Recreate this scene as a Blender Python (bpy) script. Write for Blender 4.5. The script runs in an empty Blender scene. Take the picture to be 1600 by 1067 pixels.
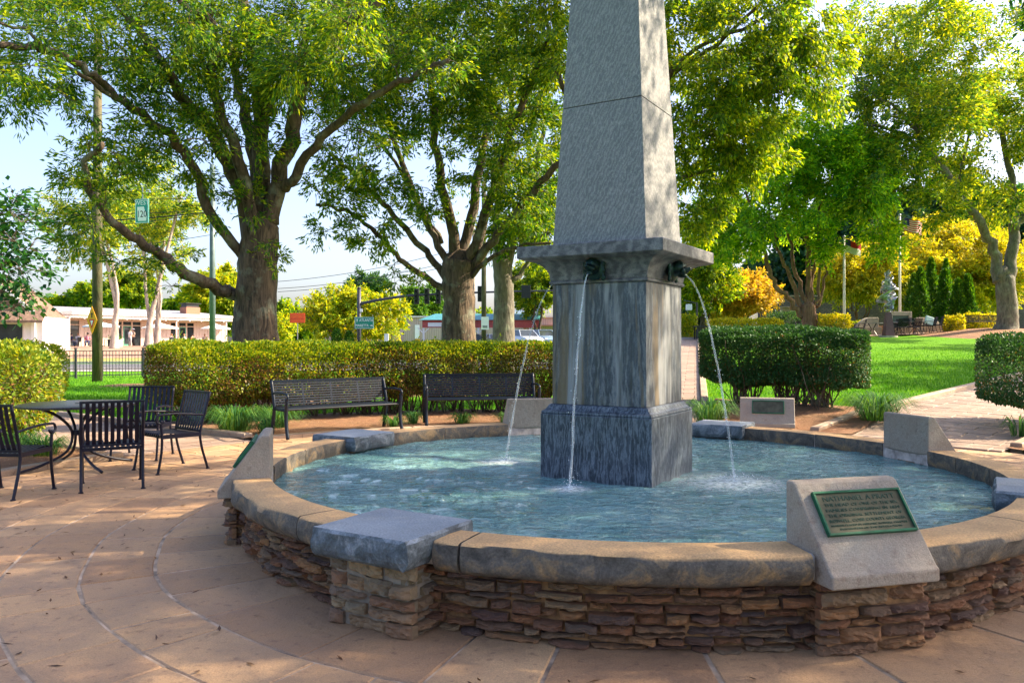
import bpy, bmesh, math, random
import numpy as np
from mathutils import Vector, Matrix, noise as mnoise

# ------------------------------------------------------------------ camera, sky, sun, exposure
scn = bpy.context.scene
F = 1240.0; CH = 1.45; HY = 533.5          # focal length in photo pixels, eye height, horizon row
cam_d = bpy.data.cameras.new('camera'); cam = bpy.data.objects.new('camera', cam_d)
scn.collection.objects.link(cam); scn.camera = cam
cam.location = (0, 0, CH); cam.rotation_euler = (math.radians(90), 0, 0)
cam_d.sensor_width = 36; cam_d.lens = 36 * F / 1600; cam_d.clip_start = 0.05; cam_d.clip_end = 1500
SUN_AZ = math.radians(79)      # measured from +Y towards +X
SUN_EL = math.radians(38)
world = bpy.data.worlds.new('World'); scn.world = world; world.use_nodes = True
wn = world.node_tree; bg = wn.nodes['Background']
sky = wn.nodes.new('ShaderNodeTexSky'); sky.sky_type = 'NISHITA'; sky.sun_disc = False
sky.sun_elevation = SUN_EL; sky.sun_rotation = SUN_AZ
sky.air_density = 1.0; sky.dust_density = 3.5; sky.ozone_density = 2.2
tint = wn.nodes.new('ShaderNodeMix'); tint.data_type = 'RGBA'; tint.blend_type = 'MULTIPLY'; tint.inputs[0].default_value = 1.0
tint.inputs[7].default_value = (1.03, .965, 1.03, 1)
wn.links.new(sky.outputs[0], tint.inputs[6]); wn.links.new(tint.outputs[2], bg.inputs[0]); bg.inputs[1].default_value = 0.128
sd = Vector((math.sin(SUN_AZ) * math.cos(SUN_EL), math.cos(SUN_AZ) * math.cos(SUN_EL), math.sin(SUN_EL)))
sl = bpy.data.lights.new('sun', 'SUN'); sl.energy = 4.3; sl.angle = math.radians(0.5); sl.color = (1.0, 0.84, 0.60)
so = bpy.data.objects.new('sun', sl); scn.collection.objects.link(so)
so.rotation_euler = (-sd).to_track_quat('-Z', 'Y').to_euler(); so.location = sd * 60
scn.view_settings.view_transform = 'Standard'; scn.view_settings.look = 'None'
scn.view_settings.exposure = 1.72; scn.view_settings.gamma = 1.0
scn.render.engine = 'CYCLES'
scn.cycles.max_bounces = 6; scn.cycles.diffuse_bounces = 4; scn.cycles.transmission_bounces = 4

C = scn.collection
random.seed(7); R = math.radians
CX, CY = 0.92, 6.72                        # fountain centre

def sm(a, b, x):
    t = max(0.0, min(1.0, (x - a) / (b - a))); return t * t * (3 - 2 * t)

def gz(x, y):
    r = math.hypot(x - CX, y - CY)
    w = sm(.05, .18, x / max(y, 8))
    zr = .0475 * max(0, min(y, 52) - 10.5) + .01 * max(0, y - 52)
    zl = .9 * sm(47, 70, y)
    z = (w * zr + (1 - w) * zl)
    z += .45 * math.exp(-((x - 28.5) ** 2 + (y - 46) ** 2) / 16.0)     # mulch mound under the big right tree
    return z * sm(6.8, 8.6, r)

def G(px, py, z=0.0):
    Y = F * (CH - z) / (py - HY); return Vector(((px - 800) / F * Y, Y, z))
def W(px, py, Y):
    return Vector(((px - 800) / F * Y, Y, CH - (py - HY) * Y / F))
def GX(px, Y):
    x = (px - 800) / F * Y; return Vector((x, Y, gz(x, Y)))

# ------------------------------------------------------------------ materials
def M(name):
    m = bpy.data.materials.new(name); m.use_nodes = True
    return m, m.node_tree, m.node_tree.nodes['Principled BSDF']
def nd(nt, t, **kw):
    n = nt.nodes.new(t)
    for k, v in kw.items():
        if k in n.inputs: n.inputs[k].default_value = v
        else: setattr(n, k, v)
    return n
def coords(nt, scale=(1, 1, 1), kind='Object', rot=(0, 0, 0)):
    tc = nd(nt, 'ShaderNodeTexCoord'); mp = nd(nt, 'ShaderNodeMapping')
    mp.inputs['Scale'].default_value = scale; mp.inputs['Rotation'].default_value = rot
    nt.links.new(tc.outputs[kind], mp.inputs[0]); return mp.outputs[0]
def ramp(nt, fac, stops):
    r = nd(nt, 'ShaderNodeValToRGB'); e = r.color_ramp.elements
    while len(e) < len(stops): e.new(.5)
    for i, (p, c) in enumerate(stops): e[i].position = p; e[i].color = (*c, 1)
    nt.links.new(fac, r.inputs[0]); return r.outputs[0]
def mixc(nt, fac, a, b, mode='MIX'):
    m = nd(nt, 'ShaderNodeMix', data_type='RGBA', blend_type=mode)
    for sock, v in ((m.inputs[0], fac), (m.inputs[6], a), (m.inputs[7], b)):
        if hasattr(v, 'links'): nt.links.new(v, sock)
        else: sock.default_value = (*v, 1) if isinstance(v, tuple) and len(v) == 3 else v
    return m.outputs[2]
def noise_n(nt, vec, scale, detail=4, rough=.55, dist=0.0):
    n = nd(nt, 'ShaderNodeTexNoise', Scale=scale, Detail=detail, Roughness=rough, Distortion=dist)
    nt.links.new(vec, n.inputs['Vector']); return n.outputs['Fac']
def bump(nt, p, h, strength=.4, dist=.01, prev=None):
    b = nd(nt, 'ShaderNodeBump', Strength=strength, Distance=dist); nt.links.new(h, b.inputs['Height'])
    if prev is not None: nt.links.new(prev, b.inputs['Normal'])
    if p is not None: nt.links.new(b.outputs[0], p.inputs['Normal'])
    return b.outputs[0]
def mat_plain(name, col, rough=.6, metal=0.0, var=.12, vs=6.0, bs=0.0, bscale=60, spec=.5):
    m, nt, p = M(name); v = coords(nt)
    f = noise_n(nt, v, vs)
    d = tuple(c * (1 - var * 1.6) for c in col); l = tuple(min(1, c * (1 + var)) for c in col)
    nt.links.new(ramp(nt, f, [(.3, d), (.7, l)]), p.inputs['Base Color'])
    p.inputs['Roughness'].default_value = rough; p.inputs['Metallic'].default_value = metal; p.inputs['Specular IOR Level'].default_value = spec
    if bs: bump(nt, p, noise_n(nt, v, bscale), bs, .005)
    return m
def island(nt):
    return nd(nt, 'ShaderNodeNewGeometry').outputs['Random Per Island']
def mat_stones(name, stops, rough=.85, nscale=9, bs=.6, bscale=28, dirt=(.10, .07, .045)):
    m, nt, p = M(name); v = coords(nt)
    base = ramp(nt, island(nt), stops)
    f = noise_n(nt, v, nscale, 6)
    c = mixc(nt, ramp(nt, f, [(.35, (0, 0, 0)), (.7, (1, 1, 1))]), base, dirt)
    c2 = mixc(nt, .75, c, mixc(nt, noise_n(nt, v, 60, 5), (.35, .35, .35), (1.5, 1.5, 1.5)), 'MULTIPLY')
    base2 = mixc(nt, .45, base, c2); nt.links.new(base2, p.inputs['Base Color'])
    p.inputs['Roughness'].default_value = rough
    b = bump(nt, None, noise_n(nt, v, bscale, 8, .65), bs, .02)
    bump(nt, p, noise_n(nt, v, bscale * 5, 4), bs * .5, .004, b); return m
def leafmat(name, dark, mid, light, trans=.45, nscale=.7, tw=1.5, rough=.55, spec=.3):
    m, nt, p = M(name); v = coords(nt)
    isl = island(nt); n = noise_n(nt, v, nscale, 3)
    add = nd(nt, 'ShaderNodeMath', operation='ADD'); nt.links.new(isl, add.inputs[0]); nt.links.new(n, add.inputs[1])
    hf = nd(nt, 'ShaderNodeMath', operation='MULTIPLY'); nt.links.new(add.outputs[0], hf.inputs[0]); hf.inputs[1].default_value = .5
    c = ramp(nt, hf.outputs[0], [(.25, dark), (.5, mid), (.75, light)])
    nt.links.new(c, p.inputs['Base Color']); p.inputs['Roughness'].default_value = rough
    p.inputs['Specular IOR Level'].default_value = spec
    t = nd(nt, 'ShaderNodeBsdfTranslucent')
    tc = mixc(nt, 1.0, c, (tw * 1.2, tw, tw * .25), 'MULTIPLY'); nt.links.new(tc, t.inputs[0])
    mx = nd(nt, 'ShaderNodeMixShader'); mx.inputs[0].default_value = trans
    nt.links.new(p.outputs[0], mx.inputs[1]); nt.links.new(t.outputs[0], mx.inputs[2])
    nt.links.new(mx.outputs[0], nt.nodes['Material Output'].inputs[0]); return m

def granite(name, dark, light, vein, wscale, stretch, rot=(0, 0, 0), dist=3.5, rough=.5, streak=False):
    m, nt, p = M(name)
    v = coords(nt, stretch, rot=rot)
    w = nd(nt, 'ShaderNodeTexWave', wave_type='BANDS', bands_direction='X', Scale=wscale, Distortion=dist, Detail=6)
    w.inputs['Detail Scale'].default_value = 1.6; w.inputs['Detail Roughness'].default_value = .65
    nt.links.new(v, w.inputs['Vector'])
    sp = noise_n(nt, coords(nt), 130, 6, .7)
    base = ramp(nt, w.outputs['Fac'], [(.0, dark), (.55, light), (1.0, vein)])
    fl = noise_n(nt, v, wscale * 2.2, 8, .7, 1.2)
    base = mixc(nt, .5, base, ramp(nt, fl, [(.42, dark), (.56, light), (.68, vein)]))
    gr = ramp(nt, sp, [(.3, (.55, .55, .55)), (.7, (1.35, 1.35, 1.35))])
    c = mixc(nt, .9, base, gr, 'MULTIPLY')
    if streak:
        a = noise_n(nt, coords(nt, (5.2, 5.2, .38)), 1.0, 4, .55, .35)
        c = mixc(nt, ramp(nt, a, [(.49, (0, 0, 0)), (.57, (.8, .8, .8))]), c, (.27, .28, .29))
        o = noise_n(nt, coords(nt, (6.0, 6.0, .45)), 1.3, 5, .6, .6)
        c = mixc(nt, ramp(nt, o, [(.52, (0, 0, 0)), (.60, (.75, .75, .75))]), c, (.15, .10, .045))
        dk = noise_n(nt, coords(nt, (7.0, 7.0, .5)), 2.0, 5, .6, .5)
        c = mixc(nt, ramp(nt, dk, [(.38, (.75, .75, .75)), (.48, (0, 0, 0))]), c, (.022, .028, .035))
    nt.links.new(c, p.inputs['Base Color']); p.inputs['Roughness'].default_value = rough
    bump(nt, p, sp, .25, .003); return m

def mat_paver(name, stops, spot=.5):
    m, nt, p = M(name); v = coords(nt)
    c = ramp(nt, island(nt), stops)
    n = noise_n(nt, v, 2.2, 7, .65); c = mixc(nt, ramp(nt, n, [(.35, (.5, .5, .5)), (.62, (0, 0, 0))]), c, (.23, .14, .09))
    s = noise_n(nt, v, 17, 3, .5); c = mixc(nt, ramp(nt, s, [(.60, (0, 0, 0)), (.70, (spot, spot, spot))]), c, (.16, .085, .055)); s2 = noise_n(nt, v, 42, 4, .6); c = mixc(nt, ramp(nt, s2, [(.63, (0, 0, 0)), (.72, (spot, spot, spot))]), c, (.12, .07, .05))
    g = noise_n(nt, v, 150, 4); c = mixc(nt, .8, c, ramp(nt, g, [(.3, (.7, .7, .7)), (.7, (1.2, 1.2, 1.2))]), 'MULTIPLY')
    nt.links.new(c, p.inputs['Base Color'])
    nt.links.new(ramp(nt, n, [(.3, (.5, .5, .5)), (.7, (.85, .85, .85))]), p.inputs['Roughness'])
    b = bump(nt, None, noise_n(nt, v, 9, 8, .7), .6, .03); bump(nt, p, g, .5, .004, b); return m
MT = {}
MT['granite_shaft'] = granite('granite_shaft', (.135, .14, .15), (.215, .215, .225), (.32, .315, .305), 12, (1, 1, .5), (.5, .75, .3), 12, .6)
MT['granite_die'] = granite('granite_die', (.018, .026, .042), (.075, .095, .125), (.22, .23, .235), 5.0, (1, 1, .22), (.1, .12, .4), 18, .42, True)
MT['granite_cap'] = granite('granite_cap', (.055, .055, .065), (.14, .14, .15), (.24, .23, .23), 2.6, (1, 1, 1.6), (.3, .2, .2), 12, .55)
MT['granite_plinth'] = granite('granite_plinth', (.010, .018, .030), (.07, .095, .125), (.20, .23, .26), 7.0, (1, 1, .22), (.05, .1, .2), 22, .42)
MT['granite_slab'] = granite('granite_slab', (.13, .15, .175), (.22, .245, .275), (.30, .32, .35), 9, (1, 1, 1), (.3, .2, .1), 12, .6)
# rock-faced variants
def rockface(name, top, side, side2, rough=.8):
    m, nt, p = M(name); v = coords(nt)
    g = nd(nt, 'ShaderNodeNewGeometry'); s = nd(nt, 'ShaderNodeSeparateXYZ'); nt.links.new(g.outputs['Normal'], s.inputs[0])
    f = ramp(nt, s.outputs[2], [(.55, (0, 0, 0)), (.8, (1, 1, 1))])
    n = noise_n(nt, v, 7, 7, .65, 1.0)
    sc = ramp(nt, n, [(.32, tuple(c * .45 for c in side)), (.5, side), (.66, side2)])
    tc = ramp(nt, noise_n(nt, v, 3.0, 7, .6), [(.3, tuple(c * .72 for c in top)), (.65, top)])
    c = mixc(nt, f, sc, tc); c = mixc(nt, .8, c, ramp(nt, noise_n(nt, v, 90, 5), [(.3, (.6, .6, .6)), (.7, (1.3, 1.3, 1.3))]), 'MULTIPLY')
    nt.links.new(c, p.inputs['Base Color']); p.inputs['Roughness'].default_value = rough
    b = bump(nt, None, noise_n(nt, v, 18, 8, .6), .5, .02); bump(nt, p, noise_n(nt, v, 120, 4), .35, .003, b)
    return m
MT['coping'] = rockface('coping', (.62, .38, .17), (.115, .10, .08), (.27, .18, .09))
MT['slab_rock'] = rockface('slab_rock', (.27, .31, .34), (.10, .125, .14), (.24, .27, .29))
MT['wall_stone'] = mat_stones('wall_stone', [(0, (.11, .042, .022)), (.2, (.27, .11, .04)), (.4, (.085, .052, .045)), (.55, (.34, .16, .055)), (.75, (.14, .09, .06)), (.88, (.30, .19, .09)), (1, (.10, .045, .035))], nscale=14, bs=1.0)
MT['pier_stone'] = mat_stones('pier_stone', [(0, (.32, .17, .08)), (.3, (.22, .17, .10)), (.6, (.36, .25, .13)), (.8, (.24, .12, .06)), (1, (.16, .14, .10))], bs=.9)
MT['mortar'] = mat_plain('mortar', (.24, .125, .05), .95, var=.5, vs=14, bs=.9, bscale=45)
MT['mortar_grey'] = mat_plain('mortar_grey', (.25, .21, .16), .95, var=.3, vs=10, bs=.6)
MT['concrete'] = mat_paver('concrete', [(0, (.36, .315, .25)), (1, (.36, .315, .25))], .35)
MT['concrete_lt'] = mat_plain('concrete_lt', (.42, .36, .28), .85, var=.15, vs=5, bs=.3)
MT['mortar_light'] = mat_plain('mortar_light', (.42, .38, .33), .95, var=.3, vs=14, bs=.6)
MT['patina'] = mat_plain('patina', (.012, .12, .055), .5, .35, .3, 14)
MT['patina_dark'] = mat_plain('patina_dark', (.085, .085, .05), .5, .4, .3, 10)
MT['bronze_text'] = mat_plain('bronze_text', (.01, .062, .04), .5, .3)
MT['lion'] = mat_plain('lion', (.012, .035, .032), .42, .6, .5, 18, .4, 40)
MT['black_metal'] = mat_plain('black_metal', (.006, .006, .018), .38, .0, .2, spec=.3)
MT['bench_metal'] = mat_plain('bench_metal', (.005, .011, .022), .38, .0, .2, spec=.3)
MT['dark_metal'] = mat_plain('dark_metal', (.035, .035, .05), .45)
MT['grey_metal'] = mat_plain('grey_metal', (.30, .31, .33), .4, .5)
MT['white_paint'] = mat_plain('white_paint', (.78, .76, .74), .6, var=.04)
MT['white_sign'] = mat_plain('white_sign', (.80, .80, .80), .5, var=.02)
MT['sign_green'] = mat_plain('sign_green', (.0, .20, .13), .45, var=.05)
MT['sign_teal'] = mat_plain('sign_teal', (.0, .27, .22), .45, var=.05)
MT['sign_yellow'] = mat_plain('sign_yellow', (.80, .36, .0), .45, var=.05)
MT['sign_lime'] = mat_plain('sign_lime', (.75, .80, .02), .45, var=.05)
MT['sign_orange'] = mat_plain('sign_orange', (.85, .10, .015), .5, var=.08)
MT['sign_red'] = mat_plain('sign_red', (.65, .03, .02), .5, var=.05)
MT['black'] = mat_plain('black', (.015, .015, .015), .5)
MT['bark_dark'] = None
def bark(name, a, b, sc=9, lich=(.26, .28, .20), lf=.6):
    m, nt, p = M(name); v = coords(nt, (1, 1, .22))
    w = noise_n(nt, v, sc, 8, .6, 1.2)
    c = ramp(nt, w, [(.35, a), (.65, b)])
    l = noise_n(nt, coords(nt), 2.6, 5, .6)
    c = mixc(nt, ramp(nt, l, [(.52, (0, 0, 0)), (.68, (lf, lf, lf))]), c, lich)
    nt.links.new(c, p.inputs['Base Color']); p.inputs['Roughness'].default_value = .9
    bump(nt, p, w, .9, .05); return m
MT['bark_dark'] = bark('bark_dark', (.03, .020, .013), (.15, .10, .062))
MT['bark_grey'] = bark('bark_grey', (.08, .07, .055), (.22, .19, .15))
MT['bark_pale'] = bark('bark_pale', (.22, .18, .15), (.48, .40, .34), 5, (.5, .46, .4), .5)
MT['bark_red'] = bark('bark_red', (.13, .06, .035), (.30, .16, .09), 7, (.2, .17, .12), .3)
MT['leaf_oak'] = leafmat('leaf_oak', (.016, .075, .018), (.070, .175, .012), (.28, .35, .010), .52, tw=1.75)
MT['leaf_olive'] = leafmat('leaf_olive', (.030, .10, .012), (.12, .23, .012), (.38, .44, .012), .54, tw=1.7)
MT['leaf_maple'] = leafmat('leaf_maple', (.028, .14, .014), (.13, .30, .012), (.34, .48, .012), .57, tw=2.0)
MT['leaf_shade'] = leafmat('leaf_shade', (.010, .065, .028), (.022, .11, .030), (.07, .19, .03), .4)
MT['leaf_yellow'] = leafmat('leaf_yellow', (.16, .24, .015), (.42, .43, .02), (.70, .60, .04), .5, tw=1.3)
MT['leaf_gold'] = leafmat('leaf_gold', (.30, .27, .03), (.56, .39, .05), (.74, .56, .12), .5, tw=1.1)
MT['leaf_pale'] = leafmat('leaf_pale', (.03, .12, .035), (.14, .26, .025), (.46, .48, .025), .55, tw=1.7)
MT['leaf_lime'] = leafmat('leaf_lime', (.09, .22, .012), (.30, .40, .012), (.62, .56, .012), .5, tw=1.3)
MT['leaf_conifer'] = leafmat('leaf_conifer', (.015, .075, .008), (.045, .15, .010), (.13, .27, .012), .3)
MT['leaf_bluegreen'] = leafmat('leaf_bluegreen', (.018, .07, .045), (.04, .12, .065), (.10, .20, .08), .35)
MT['leaf_hedge'] = leafmat('leaf_hedge', (.030, .12, .010), (.16, .26, .010), (.42, .44, .03), .4, .9, 1.4, .5, .35)
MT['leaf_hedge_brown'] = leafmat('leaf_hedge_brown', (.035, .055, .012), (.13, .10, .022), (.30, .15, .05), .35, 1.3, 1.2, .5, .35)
MT['leaf_hedge_dark'] = leafmat('leaf_hedge_dark', (.014, .070, .022), (.045, .14, .034), (.05, .14, .05), .25, 1.2, 1.2, .55, .3)
MT['leaf_grass'] = leafmat('leaf_grass', (.03, .15, .008), (.065, .26, .008), (.16, .37, .012), .4, .5, 1.2)
MT['leaf_liriope'] = leafmat('leaf_liriope', (.016, .075, .02), (.04, .15, .03), (.12, .24, .05), .35)
MT['straw'] = leafmat('straw', (.16, .07, .03), (.38, .19, .085), (.60, .36, .18), .0, rough=.8)
MT['leaf_litter'] = leafmat('leaf_litter', (.035, .016, .008), (.10, .04, .015), (.22, .12, .04), .0)
# ------------------------------------------------------------------ mesh helpers
class MB:
    def __init__(s): s.v = []; s.f = []
    def add(s, vs, fs):
        o = len(s.v); s.v += [tuple(v) for v in vs]; s.f += [tuple(i + o for i in f) for f in fs]; return s
    def box(s, c, d, m=None, taper=1.0):
        x, y, z = d[0] / 2, d[1] / 2, d[2] / 2
        vs = [Vector((a * x * (taper if e > 0 else 1), b * y * (taper if e > 0 else 1), e * z)) for e in (-1, 1) for a, b in ((-1, -1), (1, -1), (1, 1), (-1, 1))]
        if m is not None: vs = [m @ v for v in vs]
        vs = [v + Vector(c) for v in vs]
        return s.add(vs, [(3, 2, 1, 0), (4, 5, 6, 7), (0, 1, 5, 4), (1, 2, 6, 5), (2, 3, 7, 6), (3, 0, 4, 7)])
    def bar(s, a, b, w, h, up=(0, 0, 1)):
        a = Vector(a); b = Vector(b); d = (b - a); L = d.length; d.normalize()
        u = Vector(up); x = u.cross(d)
        if x.length < 1e-4: x = Vector((1, 0, 0)).cross(d)
        x.normalize(); u = d.cross(x)
        m = Matrix((x, d, u)).transposed()
        return s.box((a + b) / 2, (w, L, h), m)
    def strip(s, pts, w, h, side):          # flat strap following a polyline, 'side' = width direction
        side = Vector(side).normalized(); vs = []; fs = []; n = len(pts); pts = [Vector(p) for p in pts]
        for i, p in enumerate(pts):
            t = (pts[min(i + 1, n - 1)] - pts[max(i - 1, 0)]).normalized(); u = side.cross(t).normalized()
            vs += [p - side * w / 2 - u * h / 2, p + side * w / 2 - u * h / 2, p + side * w / 2 + u * h / 2, p - side * w / 2 + u * h / 2]
        for i in range(n - 1):
            for k in range(4): a = i * 4 + k; b = i * 4 + (k + 1) % 4; fs.append((a, b, b + 4, a + 4))
        fs += [(3, 2, 1, 0), tuple((n - 1) * 4 + k for k in range(4))]
        return s.add(vs, fs)
    def tube(s, pts, r, n=8, cap=True, flare=None):
        pts = [Vector(p) for p in pts]; m = len(pts)
        if not hasattr(r, '__len__'): r = [r] * m
        vs = []; fs = []; t0 = (pts[1] - pts[0]).normalized()
        x = t0.cross(Vector((0, 0, 1)));
        if x.length < .05: x = Vector((1, 0, 0))
        x.normalize()
        for i, p in enumerate(pts):
            t = (pts[min(i + 1, m - 1)] - pts[max(i - 1, 0)])
            t = t.normalized() if t.length > 1e-9 else t0
            x = (x - t * x.dot(t)); x = x.normalized() if x.length > 1e-6 else t.orthogonal().normalized()
            y = t.cross(x)
            for k in range(n):
                a = 2 * math.pi * k / n; rr = r[i]
                if flare: rr *= flare(i / (m - 1), a, p)
                vs.append(p + (x * math.cos(a) + y * math.sin(a)) * rr)
        for i in range(m - 1):
            for k in range(n): a = i * n + k; b = i * n + (k + 1) % n; fs.append((a, b, b + n, a + n))
        if cap: fs += [tuple(range(n - 1, -1, -1)), tuple((m - 1) * n + k for k in range(n))]
        return s.add(vs, fs)
    def lathe(s, prof, n=24, c=(0, 0, 0)):
        vs = []; fs = []; c = Vector(c)
        for r, z in prof: vs += [c + Vector((r * math.cos(2 * math.pi * k / n), r * math.sin(2 * math.pi * k / n), z)) for k in range(n)]
        for i in range(len(prof) - 1):
            for k in range(n): a = i * n + k; b = i * n + (k + 1) % n; fs.append((a, b, b + n, a + n))
        fs += [tuple(range(n - 1, -1, -1)), tuple((len(prof) - 1) * n + k for k in range(n))]
        return s.add(vs, fs)
    def prism(s, poly, d, at=(0, 0, 0), ux=(1, 0, 0), uy=(0, 0, 1)):   # polygon in the (ux,uy) plane, extruded by vector d
        at = Vector(at); ux = Vector(ux); uy = Vector(uy); d = Vector(d); n = len(poly)
        a = [at + ux * p[0] + uy * p[1] for p in poly]; vs = a + [v + d for v in a]
        fs = [tuple(range(n - 1, -1, -1)), tuple(range(n, 2 * n))] + [(i, (i + 1) % n, n + (i + 1) % n, n + i) for i in range(n)]
        return s.add(vs, fs)
    def ball(s, c, r, n=10, m=6, sc=(1, 1, 1)):
        c = Vector(c); vs = []; fs = []
        for i in range(m + 1):
            ph = math.pi * i / m
            for k in range(n):
                a = 2 * math.pi * k / n
                vs.append(c + Vector((r * sc[0] * math.sin(ph) * math.cos(a), r * sc[1] * math.sin(ph) * math.sin(a), r * sc[2] * math.cos(ph))))
        for i in range(m):
            for k in range(n): a = i * n + k; b = i * n + (k + 1) % n; fs.append((b, a, a + n, b + n))
        return s.add(vs, fs)
    def grid(s, P):          # P[i][j] points
        n = len(P); m = len(P[0]); vs = [p for row in P for p in row]
        return s.add(vs, [(i * m + j, i * m + j + 1, (i + 1) * m + j + 1, (i + 1) * m + j) for i in range(n - 1) for j in range(m - 1)])
    def build(s, name, mat, parent=None, smooth=False, bevel=0, origin=None, fix=True, xf=None):
        me = bpy.data.meshes.new(name)
        vs = s.v
        if xf is not None: vs = [tuple(xf @ Vector(v)) for v in vs]
        if origin is not None: vs = [(v[0] - origin[0], v[1] - origin[1], v[2] - origin[2]) for v in vs]
        me.from_pydata(vs, [], s.f); me.update()
        if fix:
            bm = bmesh.new(); bm.from_mesh(me); bmesh.ops.recalc_face_normals(bm, faces=bm.faces); bm.to_mesh(me); bm.free()
        if mat is not None: me.materials.append(mat if not isinstance(mat, str) else MT[mat])
        if smooth: me.polygons.foreach_set('use_smooth', [True] * len(me.polygons))
        o = bpy.data.objects.new(name, me); C.objects.link(o); o.parent = parent
        if bevel:
            b = o.modifiers.new('b', 'BEVEL'); b.width = bevel; b.segments = 2; b.limit_method = 'ANGLE'; b.angle_limit = R(40)
        return o

def tag(o, label=None, cat=None, group=None, kind=None):
    if label: o['label'] = label
    if cat: o['category'] = cat
    if group: o['group'] = group
    if kind: o['kind'] = kind
    return o
def thing(name, label, cat, loc=(0, 0, 0), rz=0.0, group=None):
    o = bpy.data.objects.new(name, None); C.objects.link(o); o.location = loc; o.rotation_euler = (0, 0, rz)
    return tag(o, label, cat, group)
def kids(o): return [c for c in bpy.data.objects if c.parent == o]
def dup(root, loc, rz, label, group=None, scale=None):
    r = root.copy(); C.objects.link(r); r.location = loc; r.rotation_euler = (0, 0, rz); r['label'] = label
    if group: r['group'] = group
    if scale: r.scale = (scale,) * 3 if not hasattr(scale, '__len__') else scale
    for ch in kids(root):
        c = ch.copy(); C.objects.link(c); c.parent = r
        for g in kids(ch):
            d = g.copy(); C.objects.link(d); d.parent = c
    return r
def text(body, size, name, mat, parent, loc, rot, ext=.003, align='CENTER', space=1.0, xs=1.0):
    cu = bpy.data.curves.new(name + '_src', 'FONT'); cu.body = body; cu.size = size; cu.extrude = ext
    cu.align_x = align; cu.align_y = 'CENTER'; cu.space_line = space; cu.resolution_u = 2
    t = bpy.data.objects.new(name + '_src', cu); C.objects.link(t); bpy.context.view_layer.update()
    me = bpy.data.meshes.new_from_object(t.evaluated_get(bpy.context.evaluated_depsgraph_get()))
    bpy.data.objects.remove(t); bpy.data.curves.remove(cu)
    me.materials.clear(); me.materials.append(MT[mat]); me.name = name
    o = bpy.data.objects.new(name, me); C.objects.link(o); o.parent = parent; o.location = loc; o.rotation_euler = rot
    o.scale = (xs, 1, 1); return o

# fast numpy leaf cloud: one folded quad per leaf
def leaves(name, P, L, Wd, mat, parent, seed=0, droop=.35, origin=(0, 0, 0), dirs=None, jit=.3, upn=0.0):
    rg = np.random.default_rng(seed); n = len(P)
    a = rg.normal(size=(n, 3)); a /= np.linalg.norm(a, axis=1)[:, None]
    if dirs is not None: a = a * .6 + dirs
    a[:, 2] -= droop; a /= np.linalg.norm(a, axis=1)[:, None]
    q = rg.normal(size=(n, 3))
    if upn: q[:, 2] += upn
    s = np.cross(a, q); s /= np.linalg.norm(s, axis=1)[:, None] + 1e-9
    nn = np.cross(s, a)
    l = (L * (1 + jit * rg.uniform(-1, 1, n)))[:, None]; w = (Wd * (1 + jit * rg.uniform(-1, 1, n)))[:, None]
    P = P - np.array(origin)
    v = np.empty((n, 4, 3), np.float32)
    v[:, 0] = P; v[:, 1] = P + a * l * .45 + s * w * .5 + nn * w * .18; v[:, 2] = P + a * l; v[:, 3] = P + a * l * .45 - s * w * .5 + nn * w * .18
    me = bpy.data.meshes.new(name)
    me.vertices.add(n * 4); me.vertices.foreach_set('co', v.ravel())
    me.loops.add(n * 4); me.loops.foreach_set('vertex_index', np.arange(n * 4, dtype=np.int32))
    me.polygons.add(n); me.polygons.foreach_set('loop_start', np.arange(0, n * 4, 4, dtype=np.int32))
    me.update(calc_edges=True); me.materials.append(MT[mat])
    o = bpy.data.objects.new(name, me); C.objects.link(o); o.parent = parent; return o

def smooth_line(pts, sub=4, jit=0.0, rg=None):
    pts = [Vector(p) for p in pts]; out = []
    for i in range(len(pts) - 1):
        p0 = pts[max(i - 1, 0)]; p1 = pts[i]; p2 = pts[i + 1]; p3 = pts[min(i + 2, len(pts) - 1)]
        for k in range(sub):
            t = k / sub
            q = .5 * ((2 * p1) + (-p0 + p2) * t + (2 * p0 - 5 * p1 + 4 * p2 - p3) * t * t + (-p0 + 3 * p1 - 3 * p2 + p3) * t ** 3)
            if jit and (i or k): q += Vector([rg.normal() * jit for _ in range(3)])
            out.append(q)
    out.append(pts[-1]); return out

def ell(px, py, Y, rx, ry, dy, n, cr=.6, z=None):
    """crown region given where the photo shows it: centre pixel and depth, half sizes in pixels, half depth in metres"""
    c = W(px, py, Y); return (c, (rx * Y / F, dy, ry * Y / F), n, cr)

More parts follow.
